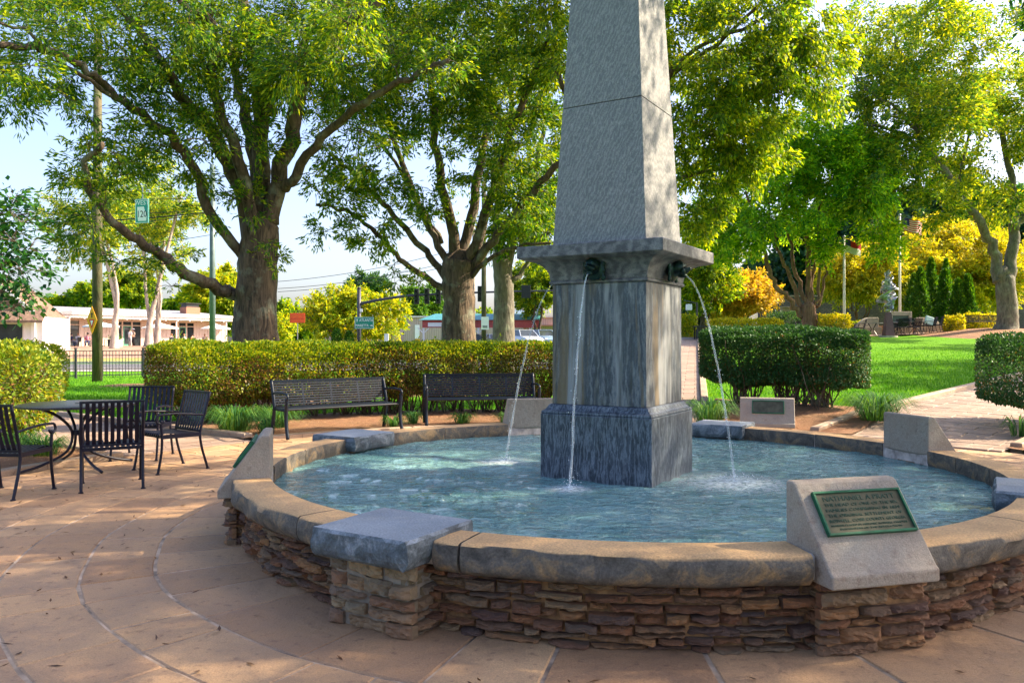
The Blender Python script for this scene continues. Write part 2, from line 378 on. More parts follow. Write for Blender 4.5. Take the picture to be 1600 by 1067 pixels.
def tree(name, label, cat, base, limbs, regs, leafm, barkm, L=.12, Wd=.045, nl=260, seed=1, droop=.4, group=None, zmin=2.0, flare=True, twn=7, upn=0.6, limbjit=.03, reject=None, dens=1.0):
    rg = np.random.default_rng(seed); base = Vector(base)
    root = thing(name, label, cat, base, 0, group)
    tb = MB(); bb = MB(); nodes = []; nr = []
    for li, (pts, r0, r1) in enumerate(limbs):
        if li: r0 *= .8; r1 *= .8
        q = smooth_line(pts, 5, limbjit if li else limbjit * .4, rg); q.append(q[-1] + (q[-1] - q[-2]).normalized() * r1 * .7); m = len(q)
        rr = [r0 + (r1 - r0) * (i / (m - 1)) ** .8 for i in range(m)]; rr[-1] = r1 * .35
        fl = None
        if li == 0 and flare:
            ph = rg.uniform(0, 6)
            fl = lambda t, a, p, ph=ph: 1 + .5 * math.exp(-t * 9) * (1 + .45 * math.cos(5 * a + ph)) + .05 * math.sin(3 * a + 9 * t)
        elif r0 > .12:
            ph = rg.uniform(0, 6); fl = lambda t, a, p, ph=ph: 1 + .07 * math.sin(2 * a + 7 * t + ph) + .04 * math.sin(5 * a + 23 * t)
        tb.tube(q, rr, 14 if r0 > .2 else 8, True, fl)
        for i in range(m):
            if li or i > m * .6: nodes.append(q[i]); nr.append(rr[i])
    N = np.array([tuple(p) for p in nodes]); NR = np.array(nr)
    cl = []
    for (c, rad, n, cr) in regs:
        n = max(3, int(n * dens))
        k = 0; tries = 0; mine = []
        while k < n and tries < n * 30:
            tries += 1
            u = rg.normal(size=3); u /= np.linalg.norm(u); t = rg.uniform() ** .45
            p = np.array(c) + u * t * np.array(rad)
            if p[2] < zmin or (reject and reject(p)): continue
            if mine and min(np.sum((np.array(mine) - p) ** 2, axis=1)) < (cr * .75) ** 2 and rg.uniform() < .8: continue
            mine.append(p); cl.append((p, cr * rg.uniform(.65, 1.3))); k += 1
    order = sorted(range(len(cl)), key=lambda i: float(np.min(np.linalg.norm(N - cl[i][0], axis=1))))
    LP = []; LD = []
    for i in order:
        p, cr = cl[i]
        d = np.linalg.norm(N - p, axis=1) + np.maximum(0, N[:, 2] - p[2]) * .7
        j = int(np.argmin(d)); a = Vector(N[j]); b = Vector(p); ln = (b - a).length
        if ln > .01:
            r0 = min(NR[j] * .7, .012 + .011 * ln); mid = (a + b) / 2 + Vector((rg.normal() * .1, rg.normal() * .1, .12)) * ln * .8
            q = smooth_line([a, (a * .6 + mid * .4) + Vector((0, 0, -.02 * ln)), mid, b], 2, .012 * ln, rg)
            bb.tube(q, [r0 + (.006 - r0) * t / (len(q) - 1) for t in range(len(q))], 5, False)
            N = np.vstack([N] + [np.array(tuple(x))[None] for x in q[2:]]); NR = np.concatenate([NR, np.linspace(r0 * .7, .01, len(q) - 2)])
        n = int(nl * (cr / .6) ** 2 * rg.uniform(.7, 1.25))
        out = (b - a).normalized() if ln > .15 else Vector((0, 0, 1))
        tw = rg.normal(size=(twn, 3)) + np.array(out) * .7; tw[:, 2] *= .6; tw /= np.linalg.norm(tw, axis=1)[:, None]
        for t in tw: bb.tube([b, b + Vector(t) * cr * .5 + Vector((0, 0, .04)), b + Vector(t) * cr * .95 - Vector((0, 0, .1 * cr))], [.006, .004, .002], 3, False)
        w = rg.integers(0, twn, n); tt = rg.uniform(.1, 1.1, n) ** .75
        P = p + tw[w] * (tt * cr)[:, None] + rg.normal(size=(n, 3)) * cr * .13
        P[:, 2] -= tt * tt * .12 * cr
        LP.append(P); LD.append(tw[w] * .8)
    tb.build('trunk', barkm, root, True, origin=base, fix=False)
    if bb.v: bb.build('branches', barkm, root, True, origin=base, fix=False)
    if LP:
        o = leaves('crown', np.vstack(LP), L, Wd, leafm, root, seed + 5, droop, tuple(base), np.vstack(LD), upn=upn)
    return root
# ------------------------------------------------------------------ ground, paving, paths
def mat_lawn():
    m, nt, p = M('lawn'); v = coords(nt)
    a = noise_n(nt, v, .35, 4); b = noise_n(nt, v, 9, 6, .7)
    c = mixc(nt, b, ramp(nt, a, [(.35, (.06, .21, .008)), (.65, (.12, .30, .010))]), (.14, .33, .010))
    nt.links.new(c, p.inputs['Base Color']); p.inputs['Roughness'].default_value = .9
    p.inputs['Specular IOR Level'].default_value = .1
    bump(nt, p, noise_n(nt, v, 45, 5, .8), .9, .05); return m
MT['lawn'] = mat_lawn()
def mat_mulch():
    m, nt, p = M('mulch'); v = coords(nt); v2 = coords(nt, (1, .25, 1), rot=(0, 0, .7)); v3 = coords(nt, (.25, 1, 1), rot=(0, 0, .3))
    a = noise_n(nt, v2, 70, 5, .8, 1.0); b = noise_n(nt, v3, 60, 5, .8, 1.0); n = noise_n(nt, v, 1.5, 4)
    c = mixc(nt, a, (.10, .045, .022), (.50, .26, .13)); c = mixc(nt, .5, c, mixc(nt, b, (.12, .06, .03), (.46, .22, .11)))
    c = mixc(nt, ramp(nt, n, [(.4, (0, 0, 0)), (.7, (.6, .6, .6))]), c, (.13, .09, .04))
    nt.links.new(c, p.inputs['Base Color']); p.inputs['Roughness'].default_value = .95; bump(nt, p, a, 1.0, .03); return m
MT['mulch'] = mat_mulch()
MT['paver'] = mat_paver('paver', [(0, (.36, .205, .10)), (.3, (.52, .31, .15)), (.55, (.42, .26, .14)), (.8, (.56, .35, .175)), (1, (.47, .27, .13))])
MT['path_brick'] = mat_paver('path_brick', [(0, (.25, .175, .13)), (.5, (.32, .23, .17)), (1, (.37, .27, .20))], .2)
MT['curb'] = mat_paver('curb', [(0, (.40, .29, .19)), (.5, (.46, .34, .23)), (1, (.36, .29, .21))])
MT['joint'] = mat_plain('joint', (.40, .30, .21), .95, var=.5, vs=5, bs=.5)
MT['asphalt'] = mat_plain('asphalt', (.10, .10, .11), .9, var=.2, vs=2, bs=.3)
MT['sidewalk'] = mat_plain('sidewalk', (.42, .38, .35), .9, var=.1)
MT['drygrass'] = mat_plain('drygrass', (.28, .27, .06), .95, var=.3, vs=2)
MT['dirt'] = mat_plain('dirt', (.36, .21, .14), .95, var=.35, vs=1.2, bs=.5, bscale=20)

def axis_pts(a, b, near, far_):
    o = []; x = 0.0; st = near
    while x < far_:
        o.append(x); st = near if x < b else st * 1.14; x += st
    o.append(far_); return o
xs = axis_pts(0, 12, .4, 700); xs = [-x for x in reversed(xs[1:])] + xs
ysf = axis_pts(0, 34, .4, 700); ys = [-x * 1.0 for x in reversed(axis_pts(0, 3, .8, 300)[1:])] + ysf
def gground(x, y):
    r = math.hypot(x - CX, y - CY)
    return gz(x, y) - .07 * (1 - sm(7.0, 8.3, r))
MB().grid([[(x, y, gground(x, y)) for x in xs] for y in ys]).build('ground', 'lawn', None, True, fix=False)['kind'] = 'structure'

def polar(r, a, z=0.0): return Vector((CX + r * math.cos(a), CY + r * math.sin(a), z))
def slab(mb, S, u0, u1, v0, v1, z, g, nu=1, ch=.007, th=.03):
    """S(u,v)->(x,y); slab between u0..u1, v0..v1 with a chamfered edge"""
    us0 = [u0 + (u1 - u0) * i / nu for i in range(nu + 1)]
    ring = [(u, v0) for u in us0] + [(u, v1) for u in reversed(us0)]
    cu = (u0 + u1) / 2; cv = (v0 + v1) / 2; n = len(ring); vs = []
    wu = abs(u1 - u0); wv = abs(v1 - v0)
    for inset, dz in ((g, -th), (g, -ch), (g + ch, 0)):
        for u, v in ring:
            uu = u + (cu - u) * 2 * inset / wu if wu > 0 else u
            vv = v + (cv - v) * 2 * inset / wv
            x, y = S(uu, vv); vs.append((x, y, z(x, y) + dz))
    fs = [(k * n + i, k * n + (i + 1) % n, (k + 1) * n + (i + 1) % n, (k + 1) * n + i) for k in range(2) for i in range(n)]
    fs.append(tuple(2 * n + i for i in range(n))); mb.add(vs, fs)

PATHS = [(45, 1.3, 6.7, 40), (77, .72, 6.7, 42), (143, 1.0, 6.7, 18)]     # angle, half width, from r, to r
def off_path(x, y, extra=0.0):
    dx, dy = x - CX, y - CY
    for a, hw, r0, r1 in PATHS:
        c, s_ = math.cos(R(a)), math.sin(R(a)); al = dx * c + dy * s_; pe = abs(-dx * s_ + dy * c)
        if al > 6 and al < r1 and pe < hw + extra: return False
    return True
rg = random.Random(3)
def wob(v, a):
    v += .022 * mnoise.noise((a * 5, v * 1.2, 0)); a += .006 * mnoise.noise((v * 2.5, a * 9, 5)); return (CX + v * math.cos(a), CY + v * math.sin(a))
mb = MB(); rings = [2.95, 3.6, 4.02, 4.46, 4.9, 5.33, 5.76, 6.2, 6.63]
for i in range(len(rings) - 1):
    r0, r1 = rings[i], rings[i + 1]; rm = (r0 + r1) / 2; a = rg.uniform(0, .3); end = a + 2 * math.pi
    while a < end - .02:
        L_ = rg.choice([.38, .5, .62, .75]) * (1.2 if i == 0 else 1); b = min(a + L_ / rm, end)
        if end - b < .12: b = end
        dz = rg.uniform(-.003, .002); sk = rg.uniform(-.012, .012)
        slab(mb, lambda u, v, rm=rm: wob(v, u / rm), a * rm, b * rm, r0, r1, lambda x, y, dz=dz: dz, rg.uniform(.004, .011), max(1, int(L_ / .2)))
        a = b
mb.build('paving', 'paver', fix=True)['kind'] = 'structure'
MB().grid([[polar(r, 2 * math.pi * k / 90, -.006) for k in range(91)] for r in (2.6, 4, 5.4, 6.7)]).build('paving_joint', 'joint')['kind'] = 'structure'
# curb stones round the plaza, left open at the paths
mb = MB(); a = 0.0
while a < 2 * math.pi - .05:
    b = a + rg.uniform(.10, .16); am = (a + b) / 2
    if off_path(*polar(6.75, am)[:2], .12):
        zz = lambda x, y: .065
        slab(mb, lambda u, v: (CX + v * math.cos(u / 6.7), CY + v * math.sin(u / 6.7)), a * 6.7, b * 6.7, 6.63, 6.79, zz, .004, 3, .012, .11)
    a = b
# paths with their own curbs
pb = MB(); pj = MB()
for ang, hw, r0, r1 in PATHS:
    c, s_ = math.cos(R(ang)), math.sin(R(ang))
    S = lambda u, v, c=c, s_=s_: (CX + v * c - u * s_, CY + v * s_ + u * c)
    v = r0 - .12 if ang != 45 else r0 - .25; step = .30 if ang != 77 else .42
    pj.grid([[Vector((*S(u, vv), gz(*S(u, vv)) + .006)) for u in (-hw, -hw / 2, 0, hw / 2, hw)] for vv in [r0 - .1 + k * .4 for k in range(int((r1 - r0) / .4))]])
    row = 0
    while v < r1 - .5:
        nb = max(3, round(2 * hw / .62)); off = (row % 2) * .5
        ed = [-hw] + [-hw + (k + off + .25) * 2 * hw / nb for k in range(nb) if -hw + (k + off + .25) * 2 * hw / nb < hw - .1] + [hw]
        for k in range(len(ed) - 1): slab(pb, S, ed[k], ed[k + 1], v, v + step, lambda x, y, d=rg.uniform(-.003, .003): gz(x, y) + .022 + d, .005)
        v += step; row += 1
    for sd_ in (-1, 1):
        v = r0 + .12
        while v < r1 - .6:
            L_ = rg.uniform(.6, 1.0); slab(mb, S, sd_ * hw, sd_ * (hw + .15), v, min(v + L_, r1), lambda x, y: gz(x, y) + .10, .004, 1, .012, .14); v += L_
pb.build('path', 'path_brick')['kind'] = 'structure'; pj.build('path_joint', 'joint')['kind'] = 'structure'
mb.build('curb', 'curb')['kind'] = 'structure'
# mulch beds (ring sectors between the paths)
mm = MB()
for a0, a1, ro in ((84, 135, 10.3), (151, 205, 9.6), (51.5, 71, 10.2), (18, 34, 10.2)):
    P = []
    for j in range(15):
        t = j / 14
        row = []
        n = 60
        for i in range(n + 1):
            a = R(a0 + (a1 - a0) * i / n); rr = 6.78 + (ro - 6.78) * t
            # keep the sides parallel to the path edges
            x, y, _ = polar(rr, a)
            e = .05 + .035 * mnoise.noise((x * 1.3, y * 1.3, 0)) - (.09 * sm(.85, 1, t))
            row.append((x, y, gz(x, y) + e))
        P.append(row)
    mm.grid(P)
# far mulch mound under the right tree, tree rings under the oaks
def disc(mb_, cx, cy, r, e=.05):
    mb_.grid([[(cx + r * t * math.cos(q), cy + r * t * math.sin(q), gz(cx + r * t * math.cos(q), cy + r * t * math.sin(q)) + e * (1 - t ** 4 * 1.3)) for q in [2 * math.pi * k / 40 for k in range(41)]] for t in [i / 12 for i in range(13)]])
disc(mm, 28.5, 45.6, 5.5, .09)
disc(mm, -5.9, 18.3, 2.2, .06); disc(mm, -2.0, 22.5, 2.0, .06)
disc(mm, -12.5, 26.0, 1.0, .05)
mm.build('mulch_bed', 'mulch', smooth=True)['kind'] = 'structure'

def strip_poly(name, mat, a0, a1, b0, b1, e, n=40, m=6):
    a0, a1, b0, b1 = map(Vector, (a0, a1, b0, b1)); P = []
    for j in range(m + 1):
        row = []
        for i in range(n + 1):
            p = a0.lerp(a1, i / n).lerp(b0.lerp(b1, i / n), j / m); row.append((p.x, p.y, gz(p.x, p.y) + e))
        P.append(row)
    o = MB().grid(P).build(name, mat, smooth=True); o['kind'] = 'structure'; return o
strip_poly('pavement', 'sidewalk', (-60, 33.2, 0), (9, 41.5, 0), (-60, 35, 0), (9, 43, 0), .03)
strip_poly('road', 'asphalt', (-90, 35.4, 0), (11, 43.4, 0), (-90, 44, 0), (11, 53, 0), .02, 60)
strip_poly('verge', 'drygrass', (-80, 45, 0), (4, 54, 0), (-80, 51, 0), (4, 58, 0), .04)
strip_poly('car_park', 'asphalt', (-16, 57.5, 0), (9, 57.5, 0), (-22, 82, 0), (12, 82, 0), .03)
strip_poly('dirt_bank', 'dirt', (-80, 51, 0), (-17, 56, 0), (-80, 96, 0), (-32, 106, 0), .05, 60, 30)
def kerb(name, pts):
    mb_ = MB()
    for i in range(len(pts) - 1):
        n = 30
        for k in range(n):
            p = Vector(pts[i]).lerp(Vector(pts[i + 1]), k / n); q = Vector(pts[i]).lerp(Vector(pts[i + 1]), (k + .985) / n)
            mb_.bar((p.x, p.y, gz(p.x, p.y) + .02), (q.x, q.y, gz(q.x, q.y) + .02), .18, .22)
    mb_.build(name, 'sidewalk')['kind'] = 'structure'
kerb('kerb', [(-60, 35.2, 0), (10, 43.2, 0)]); kerb('kerb', [(-80, 45.1, 0), (4, 53.4, 0)])

# plaza terrace at the far right where the tables stand
TY = 47.5
def tz(x, y): return gz(x, y)
strip_poly('terrace', 'path_brick', (14.5, 46.6, 0), (27.2, 46.6, 0), (14.5, 55, 0), (27.2, 55, 0), .05)

# grass blades near enough to be seen as blades
rn = np.random.default_rng(11); pts = []
cand = rn.uniform([-18, 12.5], [26, 42], size=(480000, 2))
for x, y in cand:
    if abs(x / y) > .68 or not (-.62 < x / y < -.36 or -.36 < x / y < .05 or x / y > .22): continue
    if rn.uniform() > (16.0 / y) ** 1.6 * (1 - sm(24, 42, y)): continue
    r = math.hypot(x - CX, y - CY)
    if r < 9.9 or not off_path(x, y, .17): continue
    pts.append((x, y, gz(x, y) - .005))
P = np.array(pts); d = np.tile(np.array([[0, 0, 1.5]]), (len(P), 1))
tag(leaves('grass', P, .075, .014, 'leaf_grass', None, 5, -.3, dirs=d), kind='stuff')
# fallen leaves
pts = []
for _ in range(1500):
    a = rn.uniform(0, 6.283); r = 3.1 + 3.5 * rn.uniform() ** .6; q = polar(r, a, .004); pts.append(tuple(q))
leaf = leaves('fallen_leaves', np.array(pts), .065, .018, 'leaf_litter', None, 6, 0)
for v in leaf.data.vertices: v.co.z = .004 + abs(v.co.z - .004) * .25
tag(leaf, kind='stuff')

# pine straw lying on the beds
pts = []
for a0, a1 in ((86, 133), (152, 172), (53, 70), (22, 34)):
    for _ in range(int((a1 - a0) * 230)):
        a = R(rn.uniform(a0, a1)); r = rn.uniform(6.85, 8.9); x, y, _z = polar(r, a); pts.append((x, y, gz(x, y) + .055 + .035 * mnoise.noise((x * 1.3, y * 1.3, 0)) + rn.uniform(0, .012)))
ps = leaves('pine_straw', np.array(pts), .13, .005, 'straw', None, 16, 0); 
co = np.empty(len(ps.data.vertices) * 3, np.float32); ps.data.vertices.foreach_get('co', co); co = co.reshape(-1, 4, 3); co[:, :, 2] = co[:, :1, 2] + (co[:, :, 2] - co[:, :1, 2]) * .16 + .004; ps.data.vertices.foreach_set('co', co.ravel()); tag(ps, kind='stuff')

# ------------------------------------------------------------------ fountain
fb = thing('fountain_basin', 'round low fountain basin of brown stacked stone with tan coping, full of blue water', 'fountain', (CX, CY, 0))
def fbm(p, o=4):
    s_ = 0; a = 1; f = 1
    for _ in range(o): s_ += a * mnoise.noise(Vector(p) * f); a *= .5; f *= 2.1
    return s_
def patch(mb, S, u0, u1, z0, z1, pro, sd_, gap=.006):
    nu = max(5, int((u1 - u0) / .018)); nv = 6; k = random.Random(sd_)
    c = [k.uniform(-.013, .013) for _ in range(8)]; bl = k.uniform(.006, .022); tilt = k.uniform(-.012, .012)
    P = []
    for j in range(nv + 1):
        row = []
        for i in range(nu + 1):
            s_ = i / nu; t = j / nv
            u = u0 + gap + (u1 - u0 - 2 * gap) * s_ + (c[0] * (1 - t) + c[1] * t) * (1 - abs(2 * s_ - 1))
            z = z0 + gap + (z1 - z0 - 2 * gap) * t + (c[2] * (1 - s_) + c[3] * s_) * .5 + .009 * mnoise.noise((u * 16, sd_, t))
            e = min(1, min(s_, 1 - s_) * 2 * nu / 3.0) * min(1, min(t, 1 - t) * 5)
            d = pro - .022 + .022 * math.sqrt(e) + bl * .6 * (1 - (2 * s_ - 1) ** 2) * (1 - (2 * t - 1) ** 4) + tilt * (2 * s_ - 1) + .016 * mnoise.noise((u * 22, z * 60, sd_ * 3.1)) + .014 * mnoise.noise((u * 45, z * 170, sd_)) * min(1, e * 1.5)
            row.append(S(u, z, d))
        P.append(row)
    mb.grid(P)
    # skirt going back into the mortar
    b = [(0, i) for i in range(nu + 1)] + [(j, nu) for j in range(1, nv + 1)] + [(nv, i) for i in range(nu - 1, -1, -1)] + [(j, 0) for j in range(nv - 1, 0, -1)]
    vs = [P[j][i] for j, i in b]; n = len(vs); back = []
    for j, i in b:
        s_ = i / nu; t = j / nv; back.append(S(u0 + gap + (u1 - u0 - 2 * gap) * s_, z0 + gap + (z1 - z0 - 2 * gap) * t, -.05))
    mb.add(vs + back, [(i, n + i, n + (i + 1) % n, (i + 1) % n) for i in range(n)])
def courses(mb, S, U0, U1, Z0, Z1, rs, hmin=.03, hmax=.072, lmin=.11, lmax=.34, secmin=.5, secmax=1.1, pro=.02):
    u = U0
    while u < U1 - .02:
        w = min(rs.uniform(secmin, secmax), U1 - u)
        if U1 - u - w < .15: w = U1 - u
        z = Z0
        while z < Z1 - .01:
            h = min(rs.uniform(hmin, hmax), Z1 - z)
            if Z1 - z - h < .022: h = Z1 - z
            x = u + rs.uniform(-.05, .05) * (u > U0 + .01); xe = u + w
            while x < xe - .02:
                l = rs.uniform(lmin, lmax)
                if xe - x - l < .09: l = xe - x
                if rs.random() < .14 and h > .05:
                    hh = h * rs.uniform(.4, .6)
                    patch(mb, S, x, x + l, z, z + hh, pro + rs.uniform(-.02, .02), rs.random() * 500); patch(mb, S, x, x + l, z + hh, z + h, pro + rs.uniform(-.02, .02), rs.random() * 500)
                else: patch(mb, S, x, x + l, z, z + h, pro + rs.uniform(-.03, .024), rs.random() * 500, .003 + rs.random() * .007)
                x += l
            z += h
        u += w
RW = 2.995
Sring = lambda u, z, d: ((RW + d) * math.cos(u / RW), (RW + d) * math.sin(u / RW), z)
rs = random.Random(12); mb = MB()
courses(mb, Sring, 0, 2 * math.pi * RW, -.01, .33, rs, .026, .062, .09, .30)
mb.build('stone_wall', 'wall_stone', fb, False, fix=False)
MB().lathe([(2.97, -.02), (2.965, .0), (2.965, .33), (2.83, .33), (2.83, .02), (.1, .02)], 120).build('mortar_core', 'mortar', fb, True)
# piers
piers = [-121, -31, 59, 149]; mems = [-75.5, 14, 104, -165.5]
def frame(adeg):
    a = R(adeg); return Matrix(((-math.sin(a), math.cos(a), 0, 0), (math.cos(a), math.sin(a), 0, 0), (0, 0, 1, 0), (0, 0, 0, 1)))
# in a pier's frame: x = along the rim, y = outwards, z = up   (points = frame @ (x,y,z))
def fr(adeg):
    a = R(adeg); t = Vector((math.sin(a), -math.cos(a), 0)); n = Vector((math.cos(a), math.sin(a), 0))
    return Matrix(((t.x, n.x, 0, 0), (t.y, n.y, 0, 0), (0, 0, 1, 0), (0, 0, 0, 1)))
def block_stones(adeg, hw, y0, y1, z1, mat, sdd, name='pier', core='mortar_grey'):
    m = fr(adeg); rs_ = random.Random(sdd); mb_ = MB()
    P = lambda x, y, z: m @ Vector((x, y, z))
    courses(mb_, lambda u, z, d: P(u, y1 - .02 + d, z), -hw - .008, hw + .008, -.01, z1, rs_, .032, .085, .12, .30, 3, 4, .016)
    courses(mb_, lambda u, z, d: P(hw - .03 + d, y1 - u, z), .035, y1 - y0, -.01, z1, rs_, .045, .095, .12, .22, 3, 4, .012)
    courses(mb_, lambda u, z, d: P(-hw + .03 - d, y0 + u, z), 0, y1 - y0 - .035, -.01, z1, rs_, .045, .095, .12, .22, 3, 4, .012)
    o = mb_.build(name, mat, fb, False, fix=False)
    MB().box((0, (y0 + y1) / 2, z1 / 2 - .01), (2 * hw - .085, y1 - y0 - .085, z1 + .02)).build('mortar_core', core, o, xf=m)
    return o
def rough_slab(mb_, m, hx, y0, y1, z0, z1, sdd, amp=.016, n=16):
    """stone slab: flat top with a slight arris, rock-faced sides"""
    hy = (y1 - y0) / 2; cy = (y0 + y1) / 2; ring = []
    for i in range(n): ring.append((-hx + 2 * hx * i / n, -hy, 0, -1))
    for i in range(n): ring.append((hx, -hy + 2 * hy * i / n, 1, 0))
    for i in range(n): ring.append((hx - 2 * hx * i / n, hy, 0, 1))
    for i in range(n): ring.append((-hx, hy - 2 * hy * i / n, -1, 0))
    lv = [(0, -.02), (.12, .0), (.3, .012), (.5, .014), (.7, .010), (.9, .003), (1, -.006)]; vs = []; N_ = len(ring)
    for t, off in lv:
        z = z0 + (z1 - z0) * t
        for x, y, nx, ny in ring:
            e = 1 if 0 < t < 1 else .25
            d = off + (amp * fbm((x * 7 + sdd, y * 7, z * 9), 4) * e if t < 1 else .002 * fbm((x * 9, y * 9, sdd)))
            vs.append(m @ Vector((x + nx * d, cy + y + ny * d, z + (.004 * fbm((x * 9, y * 9, sdd)) if t == 0 else 0))))
    fs = [(k * N_ + i, k * N_ + (i + 1) % N_, (k + 1) * N_ + (i + 1) % N_, (k + 1) * N_ + i) for k in range(len(lv) - 1) for i in range(N_)]
    fs += [tuple(range(N_ - 1, -1, -1)), tuple((len(lv) - 1) * N_ + i for i in range(N_))]
    mb_.add(vs, fs)
for i, a in enumerate(piers):
    p = block_stones(a, .275, 2.80, 3.21, .355, 'pier_stone', 40 + i, 'pier')
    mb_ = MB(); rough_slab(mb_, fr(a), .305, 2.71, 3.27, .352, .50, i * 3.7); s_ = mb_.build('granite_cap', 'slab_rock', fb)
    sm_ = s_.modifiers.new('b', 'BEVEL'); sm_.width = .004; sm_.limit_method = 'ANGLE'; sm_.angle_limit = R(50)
for i, a in enumerate(mems):
    block_stones(a, .285, 2.80, 3.13, .34, 'wall_stone', 60 + i, 'pier', 'mortar')
# coping
def coping(a0, a1, sdd):
    n = max(6, int((a1 - a0) / .9)); prof = [(2.845, .325, 0), (2.835, .36, 0), (2.832, .455, 0), (2.842, .468, 0), (2.95, .470, 0), (3.085, .468, .15), (3.10, .458, .5), (3.112, .43, 1), (3.115, .40, 1), (3.112, .37, 1), (3.10, .342, 1), (3.075, .32, .6), (3.0, .318, 0)]
    gap = .0022; P = []
    for i in range(n + 1):
        a = R(a0) + gap + (R(a1) - R(a0) - 2 * gap) * i / n; e = .35 if i in (0, n) else 1; row = []
        for r, z, k in prof:
            d = k * e * (.027 * fbm((a * 11, z * 8, sdd), 5) - (.008 if i in (0, n) else 0)); dz = .008 * k * fbm((a * 15, 3, sdd)) if z < .35 else 0
            row.append(((r + d) * math.cos(a), (r + d) * math.sin(a), z + dz))
        P.append(row)
    mb_ = MB(); mb_.grid(P); m_ = len(prof)
    mb_.f.append(tuple(range(m_))); mb_.f.append(tuple(n * m_ + k for k in range(m_ - 1, -1, -1)))
    mb_.f += [(i * m_ + m_ - 1, i * m_, (i + 1) * m_, (i + 1) * m_ + m_ - 1) for i in range(n)]
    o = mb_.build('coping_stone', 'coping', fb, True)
    s_ = o.modifiers.new('e', 'EDGE_SPLIT'); s_.split_angle = R(42)
stops_ = sorted([(a, 5.9) for a in piers] + [(a, 5.75) for a in mems])
spl = {0: [.62], 1: [.28], 2: [.55], 3: [.4, .75], 4: [.5], 5: [.35, .7], 6: [.5], 7: [.45]}
for i in range(8):
    a, w = stops_[i]; b, w2 = stops_[(i + 1) % 8]
    if b < a: b += 360
    A = a + w; B = b - w2; k = spl[i]
    if a == -165.5: k = [(-133.2 - A) / (B - A)]
    if a == -121: k = [(-112.3 - A) / (B - A)]
    cuts = [A] + [A + (B - A) * t for t in k] + [B]
    for j in range(len(cuts) - 1): coping(cuts[j], cuts[j + 1], i * 5 + j)
MB().lathe([(2.845, .30), (2.845, .462), (3.06, .462), (3.074, .452), (3.074, .345), (2.9, .342), (2.86, .30)], 160).build('coping_mortar', 'mortar_light', fb, True)

# memorial stones
def memorial(label, loc, adeg, lines=True, cat='memorial stone', zb=.33, back=2.83, front=3.19, top=.77, hw=.29, base_r=0.0):
    root = thing('memorial_stone', label, cat, loc, R(adeg) - math.pi / 2)   # local +y outwards
    prof = [(back, zb + .1), (back, top - .006), (back + .012, top), (back + .055, top), (back + .075, top - .012), (front - .02, zb + .075), (front, zb + .06), (front, zb), (back + .1, zb)]
    if base_r: prof = [(p[0] - back, p[1]) for p in prof]; prof[0] = (0, zb); prof[-1] = (.1, zb)
    b = MB().prism(prof, (2 * hw, 0, 0), (-hw, 0, 0), (0, 1, 0), (0, 0, 1)).build('block', 'concrete', root, bevel=.009)
    # plaque on the slope
    y0, z0 = (prof[4][0], prof[4][1]); y1, z1 = (prof[5][0], prof[5][1])
    d = Vector((0, y1 - y0, z1 - z0)); L_ = d.length; d.normalize(); n = Vector((0, -d.z, d.y));
    if n.z < 0: n = -n
    cx = -.015; c = Vector((cx, y0, z0)) + d * (L_ * .37) + n * .006
    # viewer outside sees local -x on the right; text x axis = -x
    m = Matrix(((-1, 0, 0), (0, 0, 0), (0, 0, 0)))
    X = Vector((-1, 0, 0)); Yv = -d; Z = X.cross(Yv); m = Matrix((X, Yv, Z)).transposed(); rot = m.to_euler()
    pl = MB().box((0, 0, .004), (.475, .215, .012)).build('plaque', 'patina_dark', root); pl.location = c; pl.rotation_euler = rot
    fm = MB()
    for x, y, w, h in ((0, .106, .49, .012), (0, -.106, .49, .012), (-.239, 0, .012, .2), (.239, 0, .012, .2)): fm.box((x, y, .008), (w, h, .022))
    fm.build('frame', 'patina', pl, bevel=.002)
    if lines:
        for t, s_, y, wd in (('NATHANIEL A PRATT', .035, .072, .40), ('THE HEAD OF ONE OF THE SIX', .0215, .040, .41), ('FAMILIES COMPRISING IN 1839', .0215, .013, .41), ('THE ORIGINAL SETTLEMENT OF', .0215, -.014, .41), ('ROSWELL, COBB COUNTY GEORGIA', .0215, -.041, .42), ('MARKER PLACED BY HISTORIC ROSWELL CHAPTER', .0135, -.064, .42), ('DAUGHTERS OF THE REVOLUTION', .0135, -.082, .34)):
            o = text(t, s_, 'lettering', 'bronze_text', pl, (0, y, .0105), (0, 0, 0), .0015)
            w = o.dimensions.x
            if w > 0: o.scale = (wd / w, 1, 1)
    return root
memorial('granite memorial wedge with green plaque on the near right rim of the fountain', (CX, CY, 0), mems[0])
memorial('memorial wedge on the right rim before the sloping brick path, plain side to the pool', (CX, CY, 0), mems[1], False)
memorial('memorial wedge on the far rim hiding part of the right bench', (CX, CY, 0), mems[2], False)
memorial('memorial wedge on the left rim seen side on, nearest the tables', (CX, CY, 0), mems[3], False)
memorial('low grey memorial stone with green plaque standing in the bed below the dark clipped hedge', (4.15, 12.92, .08), -90 - 17, False, zb=.0, top=.46, hw=.42, front=3.13, base_r=1)

